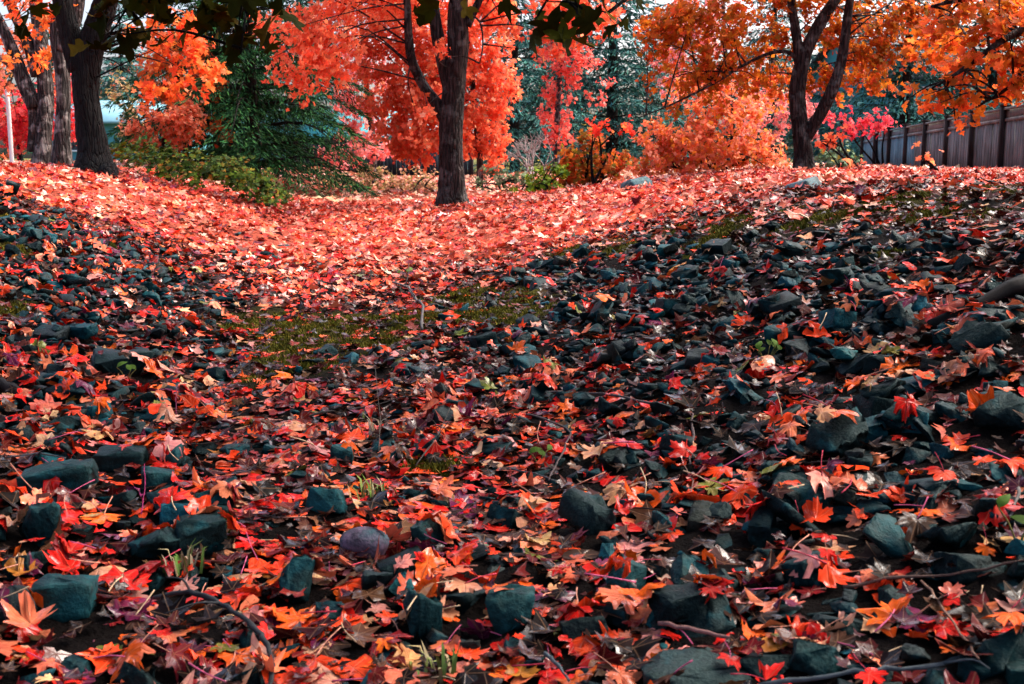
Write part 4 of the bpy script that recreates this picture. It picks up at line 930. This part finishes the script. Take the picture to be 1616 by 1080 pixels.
tree('maple_tree', 'near maple overhead with dark olive leaves hanging into the top edge', b, lb,
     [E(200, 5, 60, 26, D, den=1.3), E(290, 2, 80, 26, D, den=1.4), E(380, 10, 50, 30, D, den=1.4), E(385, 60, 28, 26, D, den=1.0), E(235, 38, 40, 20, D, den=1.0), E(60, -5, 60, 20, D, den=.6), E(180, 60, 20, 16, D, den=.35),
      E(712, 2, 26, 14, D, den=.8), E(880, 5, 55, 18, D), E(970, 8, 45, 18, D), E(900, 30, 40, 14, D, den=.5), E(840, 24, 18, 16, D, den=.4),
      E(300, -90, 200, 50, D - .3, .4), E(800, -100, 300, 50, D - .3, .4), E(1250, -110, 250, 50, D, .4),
      (-1.6, 2.6, 3.3, 1.7, 1.3, .5, 1.5), (.8, 2.6, 3.4, 1.6, 1.3, .5, 1.5), (3.0, 2.2, 3.6, 1.6, 1.5, .6, 1.3), (-3.6, 1.5, 3.8, 1.6, 1.8, .6, 1.2), (-2.0, 5.2, 3.8, 1.8, 1.3, .5, 1.4), (.6, 5.4, 3.9, 1.7, 1.3, .5, 1.4), (3.0, 5.0, 3.9, 1.7, 1.4, .5, 1.4), (.2, .2, 3.9, 2.2, 1.5, .6, 1.2), (2.8, -.8, 4.2, 1.9, 1.6, .8, .9), (-1.0, -2.4, 4.4, 3, 1.8, .8, .8), (-3.8, 4.2, 4.0, 1.4, 1.5, .5, 1.2), (4.6, 6.6, 4.2, 1.6, 1.6, .5, 1.3), (5.2, 9.2, 4.6, 1.7, 1.5, .5, 1.2), (3.2, 9.4, 4.7, 1.5, 1.2, .5, .8), (2.0, 7.0, 4.3, 1.6, 1.2, .5, 1.2), (-1.0, 7.0, 4.3, 1.5, 1.0, .5, 1.0)],  # unseen crown volumes above the view, added and thickened to shade the foreground
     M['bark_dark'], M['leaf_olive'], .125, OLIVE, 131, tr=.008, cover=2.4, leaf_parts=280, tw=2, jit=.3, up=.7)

# conifers
def conifer_mesh(name, h, r, q, pal, blade=.2, wd=.03, droop=.6, dens=70, z0=.4, step=.38, per=7):
    mb = MB(); V, C = [], []
    trunk = tube([(0, 0, -.1), (0, 0, h * .3), (0, 0, h * .7), (0, 0, h)], [h * .022, h * .018, h * .01, .01], 10, 6, .06)
    z = z0; k = 0
    while z < h - .3:
        L0 = r * (1 - (z / h) ** 1.3) * q.uniform(.85, 1.1)
        for j in range(per):
            a = k * .7 + j * 6.283 / per + q.normal(0, .2); L = L0 * q.uniform(.7, 1.12); d = np.array([math.cos(a), math.sin(a), 0]); side = np.array([-d[1], d[0], 0])
            n = max(8, int(dens * L / 2)); t = q.random(n) ** .7; zz = z + q.normal(0, .1) + .10 * L * t - droop * L * .45 * t ** 2
            c0 = np.outer(t * L, d); c0[:, 2] += zz
            sw = q.normal(0, 1, n) * (.10 + .22 * L * (t * (1.15 - t)))
            c0 += np.outer(sw, side); c0[:, 2] -= np.abs(sw) * .25
            dr = np.outer(np.ones(n), d) * .7 + np.outer(np.sign(sw), side) * .55 + np.array([0, 0, -.55]) * q.uniform(.3, 1.4, (n, 1)) + q.normal(0, .25, (n, 3))
            dr /= np.linalg.norm(dr, axis=1)[:, None]; b_ = blade * q.uniform(.6, 1.4, (n, 1)); u_ = np.cross(dr, q.normal(0, 1, (n, 3)) * .5 + np.array([0, 0, 1.0])); u_ /= np.linalg.norm(u_, axis=1)[:, None]
            V.append(np.stack([c0, c0 + dr * b_ * .5 + u_ * wd, c0 + dr * b_, c0 + dr * b_ * .5 - u_ * wd], 1).reshape(-1, 3)); cc, _ = pick_colours(pal, n, q, .25); C.append(np.repeat(cc, 4, 0))
            mb.add(*tube([np.array([0, 0, z]), d * L * .5 + np.array([0, 0, z + .03 * L]), d * L * .9 + np.array([0, 0, z + .1 * L - droop * L * .36])], [.02, .014, .005], 4, 3))
        z += step * q.uniform(.8, 1.2); k += 1
    mb.add(*trunk); V = np.concatenate(V); f = np.arange(len(V)).reshape(-1, 4)
    tm = mesh('trunk', np.concatenate(mb.v), np.concatenate(mb.f), smooth=True); tm.materials.append(M['bark_conifer'])
    fm = mesh('crown', V, f, np.concatenate(C)); fm.materials.append(M['needle']); return tm, fm
GREEN = [((.012, .065, .018), 5), ((.028, .10, .022), 3), ((.006, .034, .011), 4)]
TEAL = [((.035, .13, .11), 5), ((.055, .18, .15), 3), ((.018, .075, .068), 4)]
def conifer(ms, px, py, d, label, scale=1.0, rz=0.0, zscale=None):
    p = P(px, py, d); p[2] = hz(p[0], p[1]) - .05; r = empty('conifer_tree', p, label, 'tree', 'conifers behind the gully'); r.rotation_euler = (0, 0, rz); s = scale; r.scale = (s, s, zscale or s)
    for n_, m_ in (('trunk', ms[0]), ('crown', ms[1])):
        o = obj(n_, m_, None, r)
        if n_ == 'crown': o['kind'] = 'stuff'
    return r
qk = np.random.default_rng(41)
C1 = conifer_mesh('spruce', 6.5, 2.7, qk, GREEN, .13, .012, .8, 400, .45, .34, 8)
C2 = conifer_mesh('fir', 11, 4.2, qk, TEAL, .28, .032, .6, 115, .8, .5)
conifer(C1, 400, 285, 21.5, 'dark green conifer with drooping boughs left of the central maple', 1.0, .4)
conifer(C1, 348, 265, 24, 'dark conifer with bare lower trunk behind the salmon shrub', 1.0, 1.9)
conifer(C2, 965, 250, 44, 'big teal-green conifer in the gap right of the central maple', 1.0, .3)
conifer(C2, 812, 255, 40, 'dark conifer just right of the scarlet maple, behind the bare shrub', .8, 2.0)
conifer(C2, 1425, 245, 38, 'dark conifer standing behind the board fence', .8, 1.0)
conifer(C2, 1070, 250, 55, 'far teal conifer behind the amber maple crown', 1.0, 2.2)
conifer(C2, 880, 250, 60, 'farthest teal conifer behind the columnar red tree', 1.1, 4.0)
conifer(C2, 480, 250, 48, 'far dark conifer behind the pink maple', .9, 3.0)
conifer(C2, 200, 250, 62, 'far conifer seen past the black trunk at the left', .8, 5.0)
conifer(C2, 1330, 250, 50, 'far dark conifer between the right maple\'s fork and fence', .9, 1.4)
conifer(C2, 1215, 250, 60, 'far teal conifer directly behind the right maple trunk', 1.0, 2.9)
conifer(C2, 1560, 250, 45, 'far conifer behind the right end of the fence', .9, .8)

# middle distance shrubs and trees
def shrub(name, label, px, py, d, ells, pal, size, seed, cover=2.6, leafmat='leaf_crown', stems=4, cat='shrub'):
    b = P(px, py, d); b[2] = hz(b[0], b[1]) - .03; q = np.random.default_rng(seed); L = []
    for k in range(stems):
        e = ells[k % len(ells)]; t = np.array(e[:3]) + q.normal(0, .3, 3) * np.array(e[3:6]); s = b + np.array([q.normal(0, .12), q.normal(0, .1), 0])
        L.append(([s, (s + t) / 2 + q.normal(0, .05, 3), t], [.028, .02, .008]))
    return tree(name, label, b, L, ells, M['bark_dark'], M[leafmat], size, pal, seed, cover, cat=cat, sides=7)
D = 33
tree('maple_tree', 'narrow coral-red tree in front of the teal conifer', (lambda p: np.array([p[0], p[1], hz(p[0], p[1])]))(P(878, 250, D)), [([(lambda p: np.array([p[0], p[1], hz(p[0], p[1])]))(P(878, 250, D)), P(880, 180, D), P(885, 90, D), P(890, 0, D), P(890, -80, D)], [.10, .08, .07, .05, .03])],
     [E(875, 170, 28, 60, D), E(890, 90, 42, 55, D), E(925, 100, 28, 26, D, den=.7), E(880, 215, 24, 25, D, den=.7), E(890, 20, 45, 50, D), E(950, 155, 22, 10, D, den=.5), E(955, 130, 16, 8, D, den=.5)], M['bark_grey'], M['leaf_crown'], .13, [((.80, .11, .09), 4), ((.85, .2, .15), 3), ((.7, .08, .05), 2)], 141, cover=2.4)
D = 36
tree('maple_tree', 'rose-pink tree with sky showing through left of the right maple', (lambda p: np.array([p[0], p[1], hz(p[0], p[1])]))(P(1150, 250, D)), [([(lambda p: np.array([p[0], p[1], hz(p[0], p[1])]))(P(1150, 250, D)), P(1152, 180, D), P(1145, 90, D), P(1140, -20, D)], [.12, .10, .08, .05])],
     [E(1110, 60, 55, 45, D, den=.8), E(1180, 120, 60, 45, D, den=.5), E(1200, 190, 60, 50, D), E(1120, 20, 70, 40, D, den=.7), E(1060, 110, 35, 40, D), E(1270, 180, 45, 50, D, den=.7)], M['bark_grey'], M['leaf_crown'], .14, PINK, 142, cover=1.9)
D = 19.5
shrub('shrub', 'broad salmon-orange shrub maple filling the bank left of the right maple', 1120, 288, D, [E(1080, 220, 75, 55, D), E(1030, 240, 40, 34, D, den=.8), E(1150, 210, 75, 60, D), E(1200, 250, 45, 36, D), E(1050, 262, 65, 26, D), E(1130, 262, 80, 28, D), E(1120, 150, 70, 40, D + .4, den=.8), E(1190, 160, 50, 40, D + .4, den=.6)], SALMON + [((.62, .19, .03), 5)], .095, 143, 3.0, stems=7)
D = 18.6
shrub('shrub', 'russet and green leafy shrub with a red top beside the bare grey shrub', 925, 298, D, [E(925, 255, 45, 34, D), E(960, 265, 40, 26, D), E(895, 275, 30, 20, D), E(935, 220, 26, 20, D)], [((.42, .12, .018), 5), ((.62, .13, .02), 4), ((.22, .15, .02), 4), ((.75, .09, .03), 2)], .11, 144, 4.0)
shrub('shrub', 'bright red sapling top poking above the russet shrub', 945, 290, D - .3, [E(943, 200, 17, 17, D - .3), E(985, 205, 22, 16, D - .2, den=.5)], [((.85, .05, .03), 4), ((.85, .15, .05), 2)], .11, 145, 2.0, stems=3)
shrub('shrub', 'low glossy green shrub at the foot of the russet shrub', 850, 305, 17.8, [E(862, 285, 34, 20, 17.8), E(830, 298, 28, 10, 17.8), E(885, 270, 16, 14, 17.8)], [((.17, .26, .012), 4), ((.08, .15, .012), 3), ((.3, .28, .03), 1)], .085, 146, 4.0, 'leaf_green')
shrub('shrub', 'grey-green feathery low shrub right of the central trunk', 795, 302, 21, [E(795, 282, 30, 22, 21), E(760, 295, 24, 12, 21, den=.7), E(825, 290, 22, 16, 21)], [((.12, .15, .08), 3), ((.2, .2, .12), 2), ((.08, .12, .06), 3)], .10, 147, 2.0, 'leaf_green')
shrub('shrub', 'pale grey-green shrub at the foot of the right maple', 1325, 282, 19, [E(1320, 245, 34, 26, 19, den=.8), E(1350, 255, 24, 18, 19, den=.7), E(1295, 262, 20, 18, 19)], [((.14, .22, .13), 4), ((.07, .13, .06), 3), ((.35, .28, .06), 1)], .10, 148, 2.2, 'leaf_green')
shrub('shrub', 'magenta-red shrub behind the start of the board fence', 1385, 255, 27, [E(1385, 190, 32, 24, 27), E(1350, 205, 24, 18, 27), E(1330, 185, 20, 20, 27, den=.6)], [((.70, .04, .07), 4), ((.75, .10, .10), 3)], .14, 149, 2.0)
shrub('shrub', 'orange-red low sapling between right maple and fence', 1340, 280, 17, [E(1325, 215, 26, 16, 17, den=.8), E(1355, 268, 26, 9, 16.5, den=.8), E(1300, 225, 16, 12, 17, den=.5)], RED, .12, 150, 1.6, stems=3)
shrub('sapling', 'thin red-leaved sapling standing before the grey fence panels', 1458, 285, 13.8, [E(1456, 240, 9, 18, 13.8, .12, .8), E(1474, 262, 7, 8, 13.8, .1, .6)], RED, .095, 151, 1.3, stems=2)
D = 23.5
for k, (px, py, w_, h_, pl, lb) in enumerate([(600, 292, 48, 26, 0, 'tan dry brush shrub before the far fence, left of the trunk'), (655, 294, 42, 26, 0, 'brown dry brush shrub touching the central trunk'), (545, 288, 32, 20, 1, 'small dull green brush shrub left of the dry brush'), (515, 298, 28, 16, 0, 'low brown brush near the ground cover')]):
    shrub('shrub', lb, px, py + 15, D - k * .3, [E(px, py - 5, w_, h_, D), E(px + 15, py + 8, w_ * .8, h_ * .6, D - .5, den=.7)], [[((.42, .26, .13), 4), ((.5, .30, .2), 3), ((.24, .20, .07), 3), ((.6, .26, .16), 2)], [((.2, .19, .07), 3), ((.3, .22, .12), 2)]][pl], .075, 160 + k, 1.9)
# bare grey shrub
b = P(838, 285, 24); b[2] = hz(b[0], b[1]) - .03; q = np.random.default_rng(77); root = empty('bare_shrub', b, 'leafless pale grey shrub in front of the dark conifers', 'shrub')
def bare(mb, p, d, L, r, k):
    n = p + d * L; mb.add(*tube([p, (p + n) / 2 + q.normal(0, .05, 3) * L, n], [r, r * .8, r * .6], 5, 3), (.32, .29, .28))
    if k:
        for _ in range(3): 
            e = d + q.normal(0, .45, 3); e[2] = abs(e[2]) * .8 + .1; bare(mb, n, e / np.linalg.norm(e), L * q.uniform(.6, .85), r * .6, k - 1)
for s_ in range(5):
    mb = MB(); d0 = np.array([q.normal(0, .35), q.normal(0, .2), 1.0]); bare(mb, np.array([q.normal(0, .08), q.normal(0, .08), 0]), d0 / np.linalg.norm(d0), .42, .022, 3); mb.build('branch', M['twig'], root, smooth=True)

# green ground cover along the left crest
q = np.random.default_rng(55); PPt = []
for (px, py, rx, ry, d) in [(230, 248, 50, 20, 15.5), (290, 260, 52, 26, 15.3), (340, 272, 54, 28, 15.2), (385, 288, 48, 26, 15.2), (425, 302, 32, 22, 15.3), (200, 240, 34, 16, 17), (440, 315, 18, 10, 15.2)]: PPt.append(E(px, py, rx, ry, d, .7))
p, rot, s, c = foliage(PPt, q, .085, [((.05, .085, .004), 5), ((.018, .042, .003), 5), ((.12, .105, .006), 2), ((.22, .09, .01), 1)], cover=4.2, up=1.1, droop=.4)
a, b_, cc, uv = scatter(T_LO, p, rot, s, c, .05, q)
tag(obj('ground_cover', mesh('ground_cover', a, b_, cc), M['leaf_green']), 'low olive green ground cover spilling over the left crest', 'ground cover', kind='stuff')

# ------------------------------------------------------------------ fences, houses, post, slabs
def fence(name, label, A, B, n, h0, h1, board, mats, postmat, capband=.16):
    """A, B base points; n panels"""
    A, B = np.array(A, float), np.array(B, float); dv = B - A; L = np.linalg.norm(dv[:2]); u = dv[:2] / L; ang = math.atan2(u[1], u[0])
    root = empty(name, A, label, 'fence'); root.rotation_euler = (0, 0, ang)
    nb = int(L / board); q = np.random.default_rng(int(L * 10))
    zb = lambda t: (B[2] - A[2]) * t; ht = lambda t: h0 + (h1 - h0) * t
    bm_ = {}
    for k in range(nb):
        t = (k + .5) / nb; m_ = mats[min(len(mats) - 1, int(t * len(mats)))]; hh = ht(t)
        key = (m_.name, k % 5)
        v, f = box(board - .003 - .002 * (k % 3), .018, 1.0, (0, 0, .5)); v = v + np.array([0, .004 * (k % 2) + .002 * (k % 5), 0])
        if key not in bm_: bm_[key] = mesh('board', v, f); bm_[key].materials.append(m_)
        o = obj('board', bm_[key], None, root, (t * L, 0, zb(t) - .15)); o.scale = (1, 1, hh - capband + .15 + q.normal(0, .003)); o.rotation_euler = (q.normal(0, .006), q.normal(0, .007), 0)
    for k in range(n):
        t = (k + .5) / n; W_ = L / n - .09; m_ = mats[min(len(mats) - 1, int(t * len(mats)))]; sl = -math.atan2((zb(1) + h1) - (zb(0) + h0), L)
        for nm, z_, hh, th in (('cap_rail', ht(t) - .012, .035, .13), ('trim_board', ht(t) - capband * .55, capband * .78, .030), ('middle_rail', ht(t) - capband - .02, .05, .07)):
            v, f = box(W_, th, hh); me = mesh(nm, v, f); me.materials.append(m_); o = obj(nm, me, None, root, (t * L, .012, zb(t) + z_)); o.rotation_euler = (0, sl, 0)
    for k in range(n + 1):
        t = k / n; v, f = box(.09, .11, ht(t) + .25, (0, 0, (ht(t) + .25) / 2 - .22)); v2, f2 = box(.12, .14, .03, (0, 0, ht(t) + .045)); mb = MB(); mb.add(v, f); mb.add(v2, f2)
        o = mb.build('post', postmat, root); o.location = (t * L, -.02, zb(t))
A = P(1361, 268, 30); A[2] = .78; B = P(1640, 262, 16.3); B[2] = .76
hA, hB = P(1361, 213, 30)[2] - A[2], P(1640, 160, 16.3)[2] - B[2]
fence('board_fence', 'weathered board fence with dark posts climbing towards the right edge', A, B, 8, hA, hB, .10, [M['fence_grey'], M['fence_grey'], M['fence_grey'], M['fence_brown'], M['fence_brown'], M['fence_brown'], M['fence_brown']], M['fence_post'])
A = P(455, 285, 36); A[2] = hz(A[0], A[1]); B = P(745, 285, 36); B[2] = hz(B[0], B[1])
fence('board_fence', 'low dark blue-grey fence far behind the central maple', A, B, 4, .85, .85, .13, [M['fence_far']], M['fence_post'], .10)
def house(name, label, c, w_, dp, h, roof_h, wall, roof, rz, wins, base=None):
    root = empty(name, c, label, 'house'); root.rotation_euler = (0, 0, rz)
    v = np.array([[-w_ / 2, 0, -.3], [w_ / 2, 0, -.3], [w_ / 2, dp, -.3], [-w_ / 2, dp, -.3], [-w_ / 2, 0, h], [w_ / 2, 0, h], [w_ / 2, dp, h], [-w_ / 2, dp, h], [-w_ / 2, dp / 2, h + roof_h], [w_ / 2, dp / 2, h + roof_h]])
    mb = MB(); mb.add(v, [[0, 1, 5], [0, 5, 4], [1, 2, 6], [1, 6, 5], [2, 3, 7], [2, 7, 6], [3, 0, 4], [3, 4, 7], [4, 8, 7], [5, 6, 9]]); mb.build('wall', wall, root)
    e = .35; t = .12; k = roof_h / (dp / 2)
    for s in (0, 1):
        y0, y1 = (-e, dp / 2) if s == 0 else (dp + e, dp / 2); z0, z1 = h - e * k, h + roof_h
        rv = np.array([[-w_ / 2 - e, y0, z0], [w_ / 2 + e, y0, z0], [w_ / 2 + e, y1, z1], [-w_ / 2 - e, y1, z1]]); mb = MB(); mb.add(np.concatenate([rv + [0, 0, .005], rv + [0, 0, t]]), BOXF); mb.build('roof', roof, root)
    for (x, z, ww, wh) in wins:
        f = MB(); 
        for (bx, bz, sx, sz) in ((x, z + wh / 2, ww + .16, .08), (x, z - wh / 2, ww + .16, .08), (x - ww / 2, z, .08, wh), (x + ww / 2, z, .08, wh), (x, z, .04, wh)): f.add(*box(sx, .06, sz, (bx, -.032, bz)))
        fr = f.build('window', M['white_paint'], root); g_ = MB(); g_.add(*box(ww - .02, .02, wh - .02, (x, -.014, z))); g_.build('pane', M['glass'], fr)
c = P(570, 270, 46); c[2] = .55
house('house', 'low house with a teal roof behind the far fence', c, 9, 6, 1.35, 1.0, M['house_wall'], M['teal_roof'], .1, [(-2, .6, 1.2, .5), (1.5, .6, 1.2, .5)])
c = P(168, 240, 48); c[2] = .6
house('house', 'pale blue house with teal lower wall past the black trunk', c, 5, 6, 1.9, .9, M['teal_wall'], M['house_wall'], -.2, [(1.2, 1.1, 1.0, .8), (-1.2, 1.1, 1.0, .8)])
c = P(1480, 240, 46); c[2] = .6
house('house', 'bright blue-grey house glimpsed above the board fence', c, 6, 6, 3.6, 1.6, M['teal_wall'], M['dark_roof'], .2, [(-.2, 2.6, 1.5, 1.1), (2, 2.6, 1.2, 1.0)])
p = P(18, 243, 20); p[2] = hz(p[0], p[1]); r = empty('marker_post', p, 'slim white post standing at the far left', 'post')
mb = MB(); top = P(18, 141, 20)[2] - p[2]; mb.add(*tube([(0, 0, -.2), (0, 0, top * .5), (0, 0, top - .03)], [.036, .036, .036], 12, 3)); mb.build('shaft', M['white_paint'], r, smooth=True)
mb = MB(); mb.add(*tube([(0, 0, top - .032), (0, 0, top - .01), (0, 0, top)], [.041, .041, .02], 12, 2)); mb.build('cap', M['white_paint'], r)
def slab(px, py, wpx, hpx, d, label, t, yaw):
    p = G(px, py + hpx * .5); d = p[1]; v, f = RT[t]; v = v / np.ptp(v, 0) * np.array([wpx * d / F, .35, hpx * d / F * 1.2 + .05]); v = v @ rotmat(0, -.06, yaw).T; v[:, 2] -= v[:, 2].min() + .03
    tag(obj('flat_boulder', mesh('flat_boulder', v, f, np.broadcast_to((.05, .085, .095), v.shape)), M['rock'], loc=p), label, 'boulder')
slab(1277, 294, 66, 15, 13.2, 'dark flat-topped boulder on the leaf carpet below the right maple', 24, .1)
slab(1008, 291, 60, 13, 15.5, 'thin grey slab stone at the foot of the salmon shrub', 24, .0)

# far wood behind everything
q = np.random.default_rng(66); ells = []
for k in range(40):
    x = rng.uniform(-48, 48); y = rng.uniform(68, 95); hh = rng.uniform(2.5, 6); ells.append((x, y, .6 + hh * .8, rng.uniform(2, 4.5), 2.5, hh))
p, rot, s, c = foliage(ells, q, .7, [((.03, .08, .06), 5), ((.02, .05, .04), 4), ((.10, .09, .03), 2), ((.5, .10, .05), 2), ((.5, .2, .05), 1)], cover=.55)
a, b_, cc, uv = scatter(T_LO, p, rot, s, c, .05, q)
tag(obj('distant_wood', mesh('distant_wood', a, b_, cc), M['leaf_crown']), 'distant mixed wood closing off the view behind everything', 'wood', kind='stuff')
print('tris', sum(len(o.data.polygons) * (2 if o.data.polygons and o.data.polygons[0].loop_total == 4 else 1) for o in bpy.data.objects if o.type == 'MESH'))
